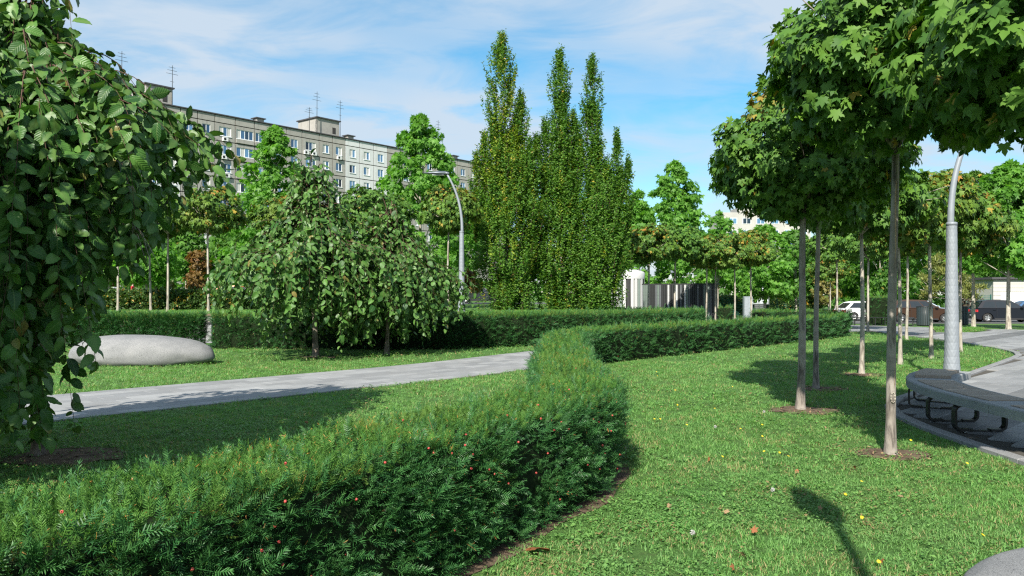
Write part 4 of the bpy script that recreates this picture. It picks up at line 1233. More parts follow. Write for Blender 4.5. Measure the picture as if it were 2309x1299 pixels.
# distant tree belt that closes the view
tb = []
V_, T_ = [], []
r = np.random.default_rng(77)
nl = 22000
xs = np.concatenate([r.uniform(20, 100, nl // 2), r.uniform(-75, 12, nl // 2)]); ys_ = r.uniform(92, 104, nl)
hh = 6.2 + 2.0 * np.sin(xs * .37) + 1.3 * np.sin(xs * .93 + 1)
zs_ = (r.random(nl) ** .8) * hh
p = np.stack([xs, ys_, zs_], -1)
V, T = leaf_arrays(T_MAPLE2, p, unit(r.normal(0, 1, p.shape) + np.array((0, 0, -.6))), unit(r.normal(0, .6, p.shape) + np.array((0, -.6, .6))), r.uniform(.4, .8, nl))
o = link(bpy.data.objects.new('tree_belt', np_mesh('tree_belt', V, T, M['backwood']))); o['kind'] = 'stuff'

# pine with flat yellow-green tiers
pt = thing('pine_tree', 'yellow-green pine with flat tiered branches behind the lamp post', 'tree', (AT(2140, 58), 58, -.3))
trunk(pt, 4.6, .12, .04, (.3, 0), .1, 'bark_pale', 5)
P, TI, NO = [], [], []
r = np.random.default_rng(9); mb = MB()
for k in range(20):
    z = 1.6 + 3.2 * (k / 20) + r.uniform(-.1, .1); az = k * 2.4; ln_ = (2.4 - 1.7 * k / 20) * r.uniform(.7, 1.1)
    e = np.array((math.cos(az) * ln_, math.sin(az) * ln_, z + .15))
    mb.tube([(.06, 0, z - .1), tuple(e * np.array((.6, .6, 1)) - np.array((0, 0, .1))), tuple(e)], [.04, .025, .01], 4, cap=False)
    for q in range(6):
        c = e * np.array((.55 + .09 * q, .55 + .09 * q, 1)) + r.normal(0, .2, 3) * np.array((1, 1, .35))
        n = 42
        dd = unit(r.normal(0, 1, (n, 3)) + np.array((0, 0, .55)))
        P.append(c + dd * .06 + r.normal(0, .12, (n, 3)) * np.array((1, 1, .4))); TI.append(dd); NO.append(unit(r.normal(0, 1, (n, 3))))
o = mb.build('branches', M['bark_pale'], pt, world=False); o['kind'] = 'stuff'
P = np.concatenate(P); leafage(pt, 'foliage', [needle()], P, np.concatenate(TI), np.concatenate(NO), np.full(len(P), .34), M['pine'])

# ------------------------------------------------------------------ clipped yew hedges
def gn_scatter(o, pts, rots, scls, idx, coll):
    """place the shoots of `coll` on points (one object of kind stuff)"""
    me = o.data
    me.vertices.add(len(pts)); me.vertices.foreach_set('co', np.ascontiguousarray(pts, np.float32).ravel())
    a = me.attributes.new('rot', 'FLOAT_VECTOR', 'POINT'); a.data.foreach_set('vector', np.ascontiguousarray(rots, np.float32).ravel())
    a = me.attributes.new('scl', 'FLOAT', 'POINT'); a.data.foreach_set('value', np.ascontiguousarray(scls, np.float32))
    a = me.attributes.new('idx', 'INT', 'POINT'); a.data.foreach_set('value', np.ascontiguousarray(idx, np.int32))
    ng = bpy.data.node_groups.new('scatter', 'GeometryNodeTree')
    ng.interface.new_socket('Geometry', in_out='INPUT', socket_type='NodeSocketGeometry')
    ng.interface.new_socket('Geometry', in_out='OUTPUT', socket_type='NodeSocketGeometry')
    N = ng.nodes; Lk = ng.links
    gi = N.new('NodeGroupInput'); go = N.new('NodeGroupOutput')
    ip = N.new('GeometryNodeInstanceOnPoints'); ci = N.new('GeometryNodeCollectionInfo')
    ci.inputs['Collection'].default_value = coll; ci.inputs['Separate Children'].default_value = True; ci.inputs['Reset Children'].default_value = True
    def attr(nm, ty):
        x = N.new('GeometryNodeInputNamedAttribute'); x.data_type = ty; x.inputs['Name'].default_value = nm; return x.outputs['Attribute']
    Lk.new(gi.outputs[0], ip.inputs['Points']); Lk.new(ci.outputs[0], ip.inputs['Instance'])
    ip.inputs['Pick Instance'].default_value = True
    Lk.new(attr('idx', 'INT'), ip.inputs['Instance Index']); Lk.new(attr('rot', 'FLOAT_VECTOR'), ip.inputs['Rotation']); Lk.new(attr('scl', 'FLOAT'), ip.inputs['Scale'])
    Lk.new(ip.outputs[0], go.inputs[0])
    md = o.modifiers.new('scatter', 'NODES'); md.node_group = ng
    o['kind'] = 'stuff'
def eulers(tip, nrm):
    """XYZ eulers that turn +Y to tip and +Z towards nrm"""
    x, y, z = frames(tip, nrm)
    # matrix columns x,y,z ; R = Rz*Ry*Rx
    ry = np.arcsin(np.clip(-x[:, 2], -1, 1)); rx = np.arctan2(y[:, 2], z[:, 2]); rz_ = np.arctan2(x[:, 1], x[:, 0])
    return np.stack([rx, ry, rz_], -1)
def shoot_mesh(name, seed, n_need, length, nl, mat, curve=.15, both=True):
    r = np.random.default_rng(seed)
    t = np.linspace(.06, 1, n_need)
    ax = np.stack([.10 * curve * np.sin(3 * t) * length, t * length, curve * length * t * t], -1)
    P, TI, NO = [], [], []
    for i in range(n_need):
        for s in (-1, 1):
            P.append(ax[i]); l_ = nl
            TI.append((s * (1.0 - .45 * t[i]), .30 + .6 * t[i], r.normal(.25, .32))); NO.append((r.normal(0, .3), -.2, 1))
    P.append(ax[-1]); TI.append((0, 1, .2)); NO.append((0, 0, 1))
    P = np.array(P); sc = nl * r.uniform(.75, 1.1, len(P)); sc[-5:] *= .7
    V, T = leaf_arrays([needle()], P, unit(np.array(TI, float)), unit(np.array(NO, float)), sc)
    st = MB().tube([tuple(a) for a in ax[::max(1, n_need // 4)]], [.0016] * len(ax[::max(1, n_need // 4)]), 3, cap=False)
    off = len(V); V = np.concatenate([V, np.array(st.v)])
    T2 = []
    for f in st.f: T2 += [(f[0], f[1], f[2]), (f[0], f[2], f[3])]
    T = np.concatenate([T, np.array(T2) + off])
    return np_mesh(name, V, T, mat)
def make_coll(name, meshes):
    c = bpy.data.collections.new(name)
    for i, m in enumerate(meshes):
        o = bpy.data.objects.new('%s_%02d' % (name, i), m); c.objects.link(o)
    return c
YEW = make_coll('yew_shoot', [shoot_mesh('yew_shoot', 1, 9, .095, .033, M['yew']), shoot_mesh('yew_shoot', 2, 11, .12, .035, M['yew'], .3), shoot_mesh('yew_shoot', 3, 8, .075, .032, M['yew'], -.15), shoot_mesh('yew_shoot', 6, 10, .105, .030, M['yew'], .5),
                              shoot_mesh('yew_shoot', 4, 8, .062, .026, M['yew_young_lit'], .2), shoot_mesh('yew_shoot', 5, 7, .05, .025, M['yew_young_lit'], .4)])
T_LEAFLET = make_coll('leaf_spray', [np_mesh('leaf_spray', *leaf_arrays(T_DIA, np.random.default_rng(k).normal(0, .05, (14, 3)), unit(np.random.default_rng(k + 9).normal(0, 1, (14, 3)) + np.array((0, .8, 0))), unit(np.random.default_rng(k + 5).normal(0, 1, (14, 3)) + np.array((0, 0, .8))), np.full(14, .075)), M['beech_hedge']) for k in range(4)])

def hedge(line, width, H, label, name='yew_hedge', z=0.0, dens=None, coll=YEW, n_old=4, n_all=6, seed=1, scale=1.0, toplit_young=.9, lump=.035, see_through=False, n_max=900, group='clipped hedges', core=True):
    """dens(d) -> shoots per square metre at distance d"""
    r = np.random.default_rng(seed)
    root = thing(name, label, 'hedge', (float(line[0][0]), float(line[0][1]), z), group)
    org = np.array(root.location)
    seg = np.hypot(*np.diff(line, axis=0).T); cum = np.concatenate([[0], np.cumsum(seg)]); Ln = cum[-1]
    # rounded profile around the section: left foot, left face, rounded top, right face
    hw = width / 2
    prof = [(-hw * .90, 0.02), (-hw * .97, H * .35), (-hw, H * .72), (-hw * .95, H * .90), (-hw * .80, H * .985), (-hw * .4, H), (hw * .4, H), (hw * .80, H * .985), (hw * .95, H * .90), (hw, H * .72), (hw * .97, H * .35), (hw * .90, 0.02)]
    prof = np.array(prof); ps = np.hypot(*np.diff(prof, axis=0).T); pc = np.concatenate([[0], np.cumsum(ps)]); PL = pc[-1]
    def at(s): 
        x = np.interp(s, cum, line[:, 0]); y = np.interp(s, cum, line[:, 1])
        e = .15
        tx = np.interp(np.minimum(s + e, Ln), cum, line[:, 0]) - np.interp(np.maximum(s - e, 0), cum, line[:, 0]); ty = np.interp(np.minimum(s + e, Ln), cum, line[:, 1]) - np.interp(np.maximum(s - e, 0), cum, line[:, 1])
        l_ = np.hypot(tx, ty) + 1e-9
        return x, y, tx / l_, ty / l_
    def endround(s):      # plan rounding at both ends
        q = np.minimum(s, Ln - s); q = np.clip(q / (hw * 1.0), 0, 1)
        return np.sqrt(np.clip(1 - (1 - q) ** 2, 0.0, 1))
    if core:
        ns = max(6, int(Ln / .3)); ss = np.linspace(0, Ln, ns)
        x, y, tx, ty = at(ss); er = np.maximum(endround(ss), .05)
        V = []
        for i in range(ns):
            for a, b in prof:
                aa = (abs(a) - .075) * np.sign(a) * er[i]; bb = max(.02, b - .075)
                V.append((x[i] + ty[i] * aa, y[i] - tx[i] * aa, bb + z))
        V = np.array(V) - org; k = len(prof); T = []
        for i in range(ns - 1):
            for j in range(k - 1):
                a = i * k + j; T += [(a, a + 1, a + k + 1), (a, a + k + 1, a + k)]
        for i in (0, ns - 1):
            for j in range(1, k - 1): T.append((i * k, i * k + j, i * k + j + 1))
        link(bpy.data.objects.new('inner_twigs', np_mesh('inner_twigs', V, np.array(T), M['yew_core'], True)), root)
    # shoots
    n_try = int(Ln * PL * n_max)
    s = r.uniform(0, Ln, n_try); p = r.uniform(0, PL, n_try)
    x, y, tx, ty = at(s)
    d = np.hypot(x, y)
    s_keep = r.random(n_try) < np.array(dens(d)) / n_max
    vis = (y > 0.8) & (np.abs(x / np.maximum(y, .5)) < .80)
    s_keep &= vis | (r.random(n_try) < .15)
    s, p, x, y, tx, ty, d = [q[s_keep] for q in (s, p, x, y, tx, ty, d)]
    a = np.interp(p, pc, prof[:, 0]); b = np.interp(p, pc, prof[:, 1])
    pn = np.clip(p, .02, PL - .02)
    da = np.interp(pn + .02, pc, prof[:, 0]) - np.interp(pn - .02, pc, prof[:, 0]); db = np.interp(pn + .02, pc, prof[:, 1]) - np.interp(pn - .02, pc, prof[:, 1])
    na, nb = -db, da; nl_ = np.hypot(na, nb) + 1e-9; na, nb = na / nl_, nb / nl_
    er = endround(s); endk = np.where(s < hw, -1, np.where(s > Ln - hw, 1, 0)) * (1 - er)
    a2 = a * er
    N3 = np.stack([ty * na + tx * endk * 1.2, -tx * na + ty * endk * 1.2, nb], -1); N3 = unit(N3)
    pos = np.stack([x + ty * a2, y - tx * a2, b + z], -1)
    lumpn = np.array([mnoise.noise(Vector((q[0] * 1.7, q[1] * 1.7, q[2] * 1.7))) + .6 * mnoise.noise(Vector((q[0] * 4.5, q[1] * 4.5, q[2] * 4.5))) for q in pos])
    pos += N3 * (lumpn * lump)[:, None]
    topness = np.clip(N3[:, 2], 0, 1)
    gap = (lumpn < -.38) & (topness < .5) & (r.random(len(pos)) < .55)      # thin places between the tufts
    s, a, b, x, y, tx, ty, d, pos, N3, topness, lumpn = [q[~gap] for q in (s, a, b, x, y, tx, ty, d, pos, N3, topness, lumpn)]
    depth = r.uniform(0, .13, len(pos)) * (1 - .4 * topness)
    pos -= N3 * depth[:, None]
    pos[:, 2] = np.maximum(pos[:, 2], z + .03)
    # shoots gather in tufts that splay from their own middle
    from mathutils import kdtree
    nc = int(len(pos) / 14) + 1
    ci = r.choice(len(pos), nc, replace=False); kd = kdtree.KDTree(nc)
    for q, i in enumerate(ci): kd.insert(pos[i], q)
    kd.balance()
    cen = np.array([kd.find(p_)[0] for p_ in pos])
    rad_ = pos - cen; dist_ = np.linalg.norm(rad_, axis=1)
    pos -= N3 * np.clip(dist_ * .55, 0, .09)[:, None] * (1 - .5 * topness)[:, None]
    tip = unit(N3 * .8 + np.array((0, 0, .18)) + rad_ * 5.0 + r.normal(0, .42, pos.shape))
    nrm = unit(np.array((0, 0, .8)) + N3 * .5 + r.normal(0, .45, pos.shape))
    idx = r.integers(0, n_old, len(pos))
    if n_all > n_old:
        yn = r.random(len(pos)) < (.04 + toplit_young * topness ** 1.5)  # upward faces get the paler shoots: new growth plus painted sunlight
        idx = np.where(yn, r.integers(n_old, n_all, len(pos)), idx)
    sc = scale * r.uniform(.7, 1.2, len(pos)) * np.clip((d / 9.0) ** .45, 1.0, 2.6)
    if see_through:
        k_ = r.random(len(pos)) < np.clip(.12 + (pos[:, 2] - z) / H * 2.2, 0, 1)
        pos, tip, nrm, sc, idx = pos[k_], tip[k_], nrm[k_], sc[k_], idx[k_]
    o = bpy.data.objects.new('foliage', bpy.data.meshes.new('foliage')); link(o, root)
    gn_scatter(o, pos - org, eulers(tip, nrm), sc, idx, coll)
    return root, (at, Ln, prof, hw)
ha, hinfo = hedge(HEDGE_A, .88, .87, 'long winding yew hedge with red berries curving from the foreground to the far right', dens=lambda d: np.clip(1150 * (6.5 / np.maximum(d, .1)) ** 1.15, 170, 1600), seed=3, n_max=1600, lump=.07)
hedge(HEDGE_B, 1.1, 1.08, 'clipped yew hedge behind the weeping elms along the far side of the path', dens=lambda d: np.full(d.shape, 430.), seed=4)
hc, _ = hedge(HEDGE_C, .8, 1.05, 'thin yew hedge with gaps at its foot behind the boulder', dens=lambda d: np.full(d.shape, 1400.), seed=5, n_max=1400, see_through=True, core=False, lump=.07)
tw = MB()
for k in range(15):
    x = -14.4 + k * .33
    tw.tube([(x, 25.3, 0), (x + .05, 25.3, .45), (x + .12, 25.35, .95)], [.022, .016, .008], 5)
    tw.tube([(x + .03, 25.3, .3), (x - .15, 25.25, .8)], [.012, .006], 4)
tw.build('stems', M['bark_dark'], hc)['kind'] = 'stuff'
hedge(HEDGE_D, 1.0, .9, 'short curved yew hedge beyond the far end of the winding hedge', dens=lambda d: np.full(d.shape, 110.), seed=6)
hedge(np.array([(-22.0, 37.0), (-12, 37.0), (-2.4, 37.0)]), 1.0, .84, 'leafy hedge with orange leaves on the raised terrace', 'beech_hedge', TZ, lambda d: np.full(d.shape, 120.), T_LEAFLET, 4, 4, 7, 1.0, 0)
hedge(np.array([(AT(1376, 41), 41), (AT(1500, 40.5), 40.5)]), .9, .98, 'low dark hedge in front of the white pavilion', dens=lambda d: np.full(d.shape, 110.), seed=8)
hedge(np.array([(AT(1618, 45), 45.0), (AT(1652, 45), 45.0)]), 1.0, 1.0, 'small dark block hedge in the gap beside the slatted screen', dens=lambda d: np.full(d.shape, 110.), seed=9)
hedge(np.array([(AT(1953, 46), 46.0), (AT(2004, 46.4), 46.4)]), 1.2, 1.62, 'big dark clipped bush in front of the white car', 'clipped_bush', -.05, dens=lambda d: np.full(d.shape, 110.), seed=10)
hedge(np.array([(AT(1618, 80), 80.0), (AT(1850, 80), 80.0)]), 1.2, 1.3, 'leafy brownish hedge behind the green fence', 'beech_hedge', 0, lambda d: np.full(d.shape, 60.), T_LEAFLET, 4, 4, 12, 1.2, 0)

# red berries of the near hedge
at, Ln, prof, hw = hinfo
bmesh_ = MB().lathe([(0, 0), (.006, .0015), (.0078, .006), (.0066, .011), (.003, .0118), (.0024, .009)], 8).mesh('berry', M['berry'])
r = np.random.default_rng(15)
for k in range(95):
    s = r.uniform(2.0, 8.2) if k < 80 else r.uniform(8, 22)
    x, y, tx, ty = [float(q) for q in at(np.array([s]))]
    b = r.uniform(.12, .84); a = hw * 1.0 + .01
    if r.random() < .12: b = .88; a = r.uniform(-.3, .42)
    q = Vector((x + ty * a, y - tx * a, b)); n3 = Vector((ty, -tx, 0))
    q += n3 * (.035 * r.normal() - .02) - Vector((ha.location))
    inst('berry', bmesh_, ha, q, (r.uniform(0, 6), r.uniform(0, 6), 0), (1.0,) * 3 if s < 9 else (1.3,) * 3)

# ------------------------------------------------------------------ lamps with a faceted sleeve
def lamp_post(loc, label, rz, Hs=3.05, s=1.0, arm_h=2.25):
    t = thing('street_lamp', label, 'street lamp', loc, 'grey lamp posts with faceted sleeves', rz)
    # sleeve: diamond facets, alternate rings turned half a step and every second ring pushed in
    n = 14; rows = 46
    V = []; fs = []
    for i in range(rows + 1):
        q = i / rows; z = Hs * q
        r0 = .092 + .046 * (1 - q) + .034 * max(0, 1 - q * 4) ** 2
        for k in range(n):
            w = 2 * math.pi * (k + .5 * (i % 2)) / n
            rr = r0 * (1.0 if (i % 2) else 0.982) * (1.01 if (k % 2) else 0.993)
            V.append((rr * math.cos(w), rr * math.sin(w), z))
    for i in range(rows):
        for k in range(n):
            k2 = (k + 1) % n; a, b, c, d = i * n + k, i * n + k2, (i + 1) * n + k, (i + 1) * n + k2
            if i % 2 == 0: fs += [(a, b, c), (b, d, c)]
            else: fs += [(a, d, c), (a, b, d)]
    MB().add(V, fs).build('sleeve', M['lamp'], t, world=False)
    MB().lathe([(0, Hs + .012), (.075, Hs + .012), (.096, Hs + .002), (.099, Hs - .05), (.09, Hs - .05)], 20).build('collar', M['lamp'], t, world=False)
    P = []
    for k in range(17):
        q = k / 16
        P.append((.02 - 1.0 * .62 * q ** 2.3 , 0, Hs - .1 + arm_h * (q ** .96)))
    MB().tube(P, [.062 - .022 * k / 16 for k in range(17)], 12).build('arm', M['lamp'], t, world=False)
    ex, ez = P[-1][0], P[-1][2]
    # flat leaf-shaped head
    hv = []; st = [(.08, .06, .07), (-.1, .12, .11), (-.35, .17, .10), (-.65, .14, .065), (-.98, .06, .03)]
    mb = MB(); k8 = 10
    for x, w, h in st:
        for k in range(k8):
            a = 2 * math.pi * k / k8
            hv.append((ex + x, w * math.cos(a), ez + .03 + .02 * (-x) + h * math.sin(a) * (1 if math.sin(a) > 0 else .45)))
    ff = [(i * k8 + k, i * k8 + (k + 1) % k8, (i + 1) * k8 + (k + 1) % k8, (i + 1) * k8 + k) for i in range(len(st) - 1) for k in range(k8)]
    ff += [tuple(range(k8)), tuple(range((len(st) - 1) * k8, len(st) * k8))[::-1]]
    hd = mb.add(hv, ff, 0, True).build('lamp_head', M['lamp_head'], t, world=False)
    MB().slab(ex - .62, ex - .15, -.07, .07, ez - .035, ez - .012, .004).build('lens', M['lens'], hd, world=False)
    return t
lamp_post((AT(2146, 15.0), 15.0, 0), 'tall grey lamp post with faceted sleeve standing behind the curved bench', R(180))
lamp_post((AT(1041, 33.0), 33.0, TZ - .0), 'distant grey lamp post with leaning arm left of the column trees', 0.0, 3.4, 1, 2.45)
lamp_post((0.37, -0.85, 0), 'lamp post beside the viewer, its shadow falling on the lower right lawn', R(-94), 3.05, 1, 2.1)

# ------------------------------------------------------------------ curved bench
bench = thing('curved_bench', 'long curved granite bench with wooden seat inlays on black bar legs', 'bench', (5.8, 9.0, 0))
BL = catmull([(5.74, 4.4), (5.72, 6.0), (5.70, 7.6), (5.70, 9.0), (5.76, 10.2), (5.98, 11.25), (6.42, 12.15), (7.02, 12.85)], 12)
bs = np.hypot(*np.diff(BL, axis=0).T); bc = np.concatenate([[0], np.cumsum(bs)]); BLn = bc[-1]
def bat(s):
    x, y = np.interp(s, bc, BL[:, 0]), np.interp(s, bc, BL[:, 1]); e = .1
    tx = np.interp(min(s + e, BLn), bc, BL[:, 0]) - np.interp(max(s - e, 0), bc, BL[:, 0]); ty = np.interp(min(s + e, BLn), bc, BL[:, 1]) - np.interp(max(s - e, 0), bc, BL[:, 1])
    l = math.hypot(tx, ty); return x, y, tx / l, ty / l
def strip(mb, s0, s1, a0, a1, z0, z1, n=12, mat=0, c=.012, endcut=0.0):
    """curved slab along the bench line with a chamfered top"""
    prof = [(a0, z0), (a0, z1 - c), (a0 + c, z1), (a1 - c, z1), (a1, z1 - c), (a1, z0)]
    V = []
    for i in range(n + 1):
        for a, z in prof:
            s = s0 + (s1 - s0) * i / n - (endcut * (a - a0) / (a1 - a0) if i == n else 0)
            x, y, tx, ty = bat(s)
            V.append((x + ty * a, y - tx * a, z))
    k = len(prof); F_ = []
    for i in range(n):
        for j in range(k):
            j2 = (j + 1) % k; F_.append((i * k + j, (i + 1) * k + j, (i + 1) * k + j2, i * k + j2))
    F_ += [tuple(range(k)), tuple(range(n * k, n * k + k))[::-1]]
    mb.add(V, F_, mat)
BZ0, BZ1 = .345, .475
joints = [0, 2.0, 4.55, BLn]
HWB = .34
for i in range(3):
    s0, s1 = joints[i] + .004, joints[i + 1] - .004
    o = MB(); strip(o, s0, s1, -HWB, HWB, BZ0 + .015, BZ1, 14, 0, .014); o.build('slab', M['bench_stone'], bench)
# wooden inlays of short boards laid across the seat
def inlay(s0, s1, raise_=0.012, a0=-.22, a1=.25):
    n = int((s1 - s0) / .078)
    for k in range(n):
        sa = s0 + (s1 - s0) * k / n; sb = s0 + (s1 - s0) * (k + 1) / n - .007
        o = MB(); strip(o, sa, sb, a0, a1, BZ1 - .01, BZ1 + raise_ + rng.uniform(-.001, .001), 1, 0, .004); o.build('plank', M['wood'], bench)
inlay(.3, 1.8); inlay(2.3, 4.35); inlay(4.75, 6.95); inlay(7.3, BLn - .32, .045)
# flat bar legs bent in a C, front and back joined at the foot
def bar(mb, pts, w, th, axis):
    """flat bar swept through pts; axis = width direction"""
    pts = [Vector(p) for p in pts]; ax = Vector(axis); V = []
    for i, p in enumerate(pts):
        t = (pts[min(i + 1, len(pts) - 1)] - pts[max(i - 1, 0)]).normalized(); nn = ax.cross(t).normalized()
        for sa, sb in ((-1, -1), (1, -1), (1, 1), (-1, 1)): V.append(p + ax * w / 2 * sa + nn * th / 2 * sb)
    F_ = []
    for i in range(len(pts) - 1):
        for k in range(4):
            k2 = (k + 1) % 4; F_.append((i * 4 + k, i * 4 + k2, (i + 1) * 4 + k2, (i + 1) * 4 + k))
    F_ += [(3, 2, 1, 0), tuple(len(pts) * 4 - 4 + k for k in range(4))]
    mb.add(V, F_)
for s in (.7, 1.6, 3.0, 3.75, 5.35, 6.1, 7.35, 8.15):
    x, y, tx, ty = bat(s)
    def pt(a, z, al=0.0): return Vector((x + ty * a + tx * al, y - tx * a + ty * al, z))
    fr = MB()
    bar(fr, [pt(-.26, .032), pt(.26, .032)], .06, .02, (tx, ty, 0))
    leg_p = fr.build('foot_bar', M['steel_black'], bench)
    for sd in (-1, 1):
        m_ = MB(); out = sd * .30
        ptsC = [pt(sd * .12, .045)] + [pt(out - sd * .07 + sd * .07 * math.sin(q), .115 - .07 * math.cos(q)) for q in np.linspace(0, math.pi / 2, 5)] + [pt(out, .2)] + [pt(out - sd * .07 + sd * .07 * math.cos(q), .27 + .07 * math.sin(q)) for q in np.linspace(0, math.pi / 2, 5)] + [pt(sd * .12, .337)]
        bar(m_, ptsC, .095, .026, (tx, ty, 0)); m_.build('leg', M['steel_black'], bench)
        MB().lathe([(0, .024), (.034, .024), (.036, 0.0)], 10, 0, pt(sd * .16, .012)).build('anchor', M['lens'], bench)

# ------------------------------------------------------------------ boulders
def boulder(name, label, c, ax, rz, seed, sink=.12, tilt=0):
    bm = bmesh.new(); bmesh.ops.create_icosphere(bm, subdivisions=5, radius=1)
    for v in bm.verts:
        p = v.co.copy()
        q = Vector((math.copysign(abs(p.x) ** .82, p.x), math.copysign(abs(p.y) ** .9, p.y), math.copysign(abs(p.z) ** .85, p.z)))
        k = 1 + .075 * mnoise.noise(p * 1.3 + Vector((seed, 0, 0))) + .02 * mnoise.noise(p * 4)
        # thick to one side, tapering to the other
        tp = 1 - .07 * p.x
        v.co = Vector((q.x * ax[0], q.y * ax[1] * tp, q.z * ax[2] * tp * (1 if q.z > 0 else .8))) * k
    for f in bm.faces: f.smooth = True
    me = bpy.data.meshes.new(name); bm.to_mesh(me); bm.free(); me.materials.append(M['granite'])
    o = link(bpy.data.objects.new(name, me)); o.location = (c[0], c[1], ax[2] * .8 - sink); o.rotation_euler = (0, tilt, rz)
    return tag(o, label, 'boulder', 'smooth granite boulders on the lawn')
bx_, by_ = AT(322, 19.4), 19.4
boulder('boulder', 'long smooth grey granite boulder lying on the grass beyond the path', (bx_, by_), (1.66, .85, .48), R(4), 2.2, .14, R(1.5))
boulder('boulder', 'pale granite boulder cut off by the lower right corner', (3.38, 4.15), (1.05, .75, .16), R(25), 5.1, .02, R(-2))

# ------------------------------------------------------------------ cars
M['tyre'] = plain('tyre rubber', (0.02, 0.02, 0.02), 0.85); M['rim'] = plain('alloy rim', (0.45, 0.46, 0.47), 0.3, 0.8)
M['autoglass'] = plain('car window glass', (0.015, 0.02, 0.024), 0.06, 0.0, 0.9); M['red_lens'] = plain('tail light', (0.45, 0.015, 0.02), 0.2, spec=.7)
M['head_lens'] = plain('headlight lens', (0.65, 0.67, 0.68), 0.12, spec=.8); M['plastic'] = plain('black trim', (0.02, 0.02, 0.022), 0.5)
def paint(name, c): return plain(name, c, 0.35, 0.0, 0.3, 0.02, 2, coat=0.12)
def car(label, loc, heading, col, L=4.3, W=1.78, H=1.5, kind='hatch', group=None):
    t = thing('parked_car', label, 'car', loc, group, heading)
    pm = paint('car paint', col); h = L / 2
    belt = H * .62; hood = H * .60; gc = .22
    wr = .32; fx, rx_ = h - .82, -h + .78
    def arch(cx): return [(cx + (wr + .06) * math.cos(a), .31 + (wr + .06) * math.sin(a)) for a in np.linspace(math.pi + .35, -.35, 9)]
    low = [(-h + .03, .34), (-h + .10, gc)] + [p for p in arch(rx_)] + [p for p in arch(fx)] + [(h - .12, gc), (h - .01, .36), (h, .55), (h - .08, hood * .86), (h - .35, hood * .97), (h - 1.05, hood + .04), (-h + .18, belt + .02), (-h + .04, belt - .12), (-h, .62)]
    def ring(poly, yf):
        n = len(poly); V = []; F_ = []
        secs = yf
        for (y, sx, dz) in secs: V += [(x * sx, y, z + (dz * (z > .5))) for x, z in poly]
        for i in range(len(secs) - 1):
            for k in range(n):
                k2 = (k + 1) % n; F_.append((i * n + k, i * n + k2, (i + 1) * n + k2, (i + 1) * n + k))
        F_ += [tuple(range(n)), tuple(range((len(secs) - 1) * n, len(secs) * n))[::-1]]
        return V, F_
    w2 = W / 2
    b = MB(); b.add(*ring(low, [(-w2 + .03, .985, -.03), (-w2, 1, -.01), (-w2 + .12, 1.0, .0), (w2 - .12, 1.0, .0), (w2, 1, -.01), (w2 - .03, .985, -.03)]))
    ra, rb = (-h + .12, -h + (.75 if kind != 'suv' else .52)); fa, fb2 = (h - 1.12, h - 1.95)
    top = [(ra, belt), (rb, H - .09), (rb + .35, H - .015), ((rb + fb2) / 2, H), (fb2 - .1, H - .03), (fa, belt)]
    def gy(z): return w2 - .06 - .20 * (z - belt) / (H - belt)
    V = [(x, -gy(z), z) for x, z in top] + [(x, gy(z), z) for x, z in top]; n = len(top)
    b.add(V, [tuple(range(n)), tuple(range(n, 2 * n))[::-1]] + [(k, k + 1, n + k + 1, n + k) for k in range(n - 1)])
    b.build('body', pm, t, world=False)
    # side glass with pillars, windscreen and rear window
    cut = [(.06, .38), (.41, .70), (.73, .96)]
    def lerpx(q, z): 
        f = (z - belt) / (H - belt); a = ra + (rb - ra) * min(1, f * 1.05); c = fa + (fb2 - fa) * min(1, f * 1.05); return a + .12 + (c - a - .24) * q
    z0, z1 = belt + .05, H - .12
    for sd in (-1, 1):
        for qa, qb in cut:
            MB().add([(lerpx(qa, z0), sd * (gy(z0) + .006), z0), (lerpx(qb, z0), sd * (gy(z0) + .006), z0), (lerpx(qb, z1), sd * (gy(z1) + .006), z1), (lerpx(qa, z1), sd * (gy(z1) + .006), z1)], [(0, 1, 2, 3)[::sd]]).build('side_window', M['autoglass'], t, world=False)
        # door seams, handles, mirror, sill trim
        for q in (.395, .715):
            x = lerpx(q, belt); MB().box(x - .006, x + .006, sd * (w2 + .001) - .004, sd * (w2 + .001) + .004, .3, belt - .03).build('door_gap', M['plastic'], t, world=False)
            MB().box(x - .24, x - .06, sd * (w2 + .012) - .012, sd * (w2 + .012) + .012, belt - .14, belt - .11).build('handle', pm, t, world=False)
        MB().slab(fa - .35, fa - .17, sd * (w2 + .09) - .07, sd * (w2 + .09) + .07, belt + .02, belt + .15, .03).build('mirror', pm, t, world=False)
        MB().box(rx_ + .45, fx - .45, sd * (w2 + .004) - .012, sd * (w2 + .004) + .012, gc - .02, gc + .07).build('sill_trim', M['plastic'], t, world=False)
        MB().box(-h - .012, -h + .16, sd * (w2 - .19) - .17, sd * (w2 - .19) + .195, belt - .26, belt - .10).build('tail_light', M['red_lens'], t, world=False)
        MB().box(h - .30, h - .035, sd * (w2 - .24) - .2, sd * (w2 - .24) + .215, hood * .72, hood * .86).build('headlight', M['head_lens'], t, world=False)
    def scr(name, xa, xb):
        m = .1; f0, f1 = .08, .90
        za, zb = belt + (H - .09 - belt) * f0, belt + (H - .09 - belt) * f1
        x0, x1 = xa + (xb - xa) * f0, xa + (xb - xa) * f1; e = .012 * (1 if xa > xb else -1)
        MB().add([(x0 + e, -gy(za) + m, za + .006), (x0 + e, gy(za) - m, za + .006), (x1 + e, gy(zb) - m, zb + .006), (x1 + e, -gy(zb) + m, zb + .006)], [(0, 1, 2, 3) if xa > xb else (3, 2, 1, 0)]).build(name, M['autoglass'], t, world=False)
    scr('windscreen', fa, fb2 - .1); scr('rear_window', ra, rb)
    MB().box(-h - .02, -h + .1, -w2 + .1, w2 - .1, .27, .40).build('bumper', M['plastic'], t, world=False)
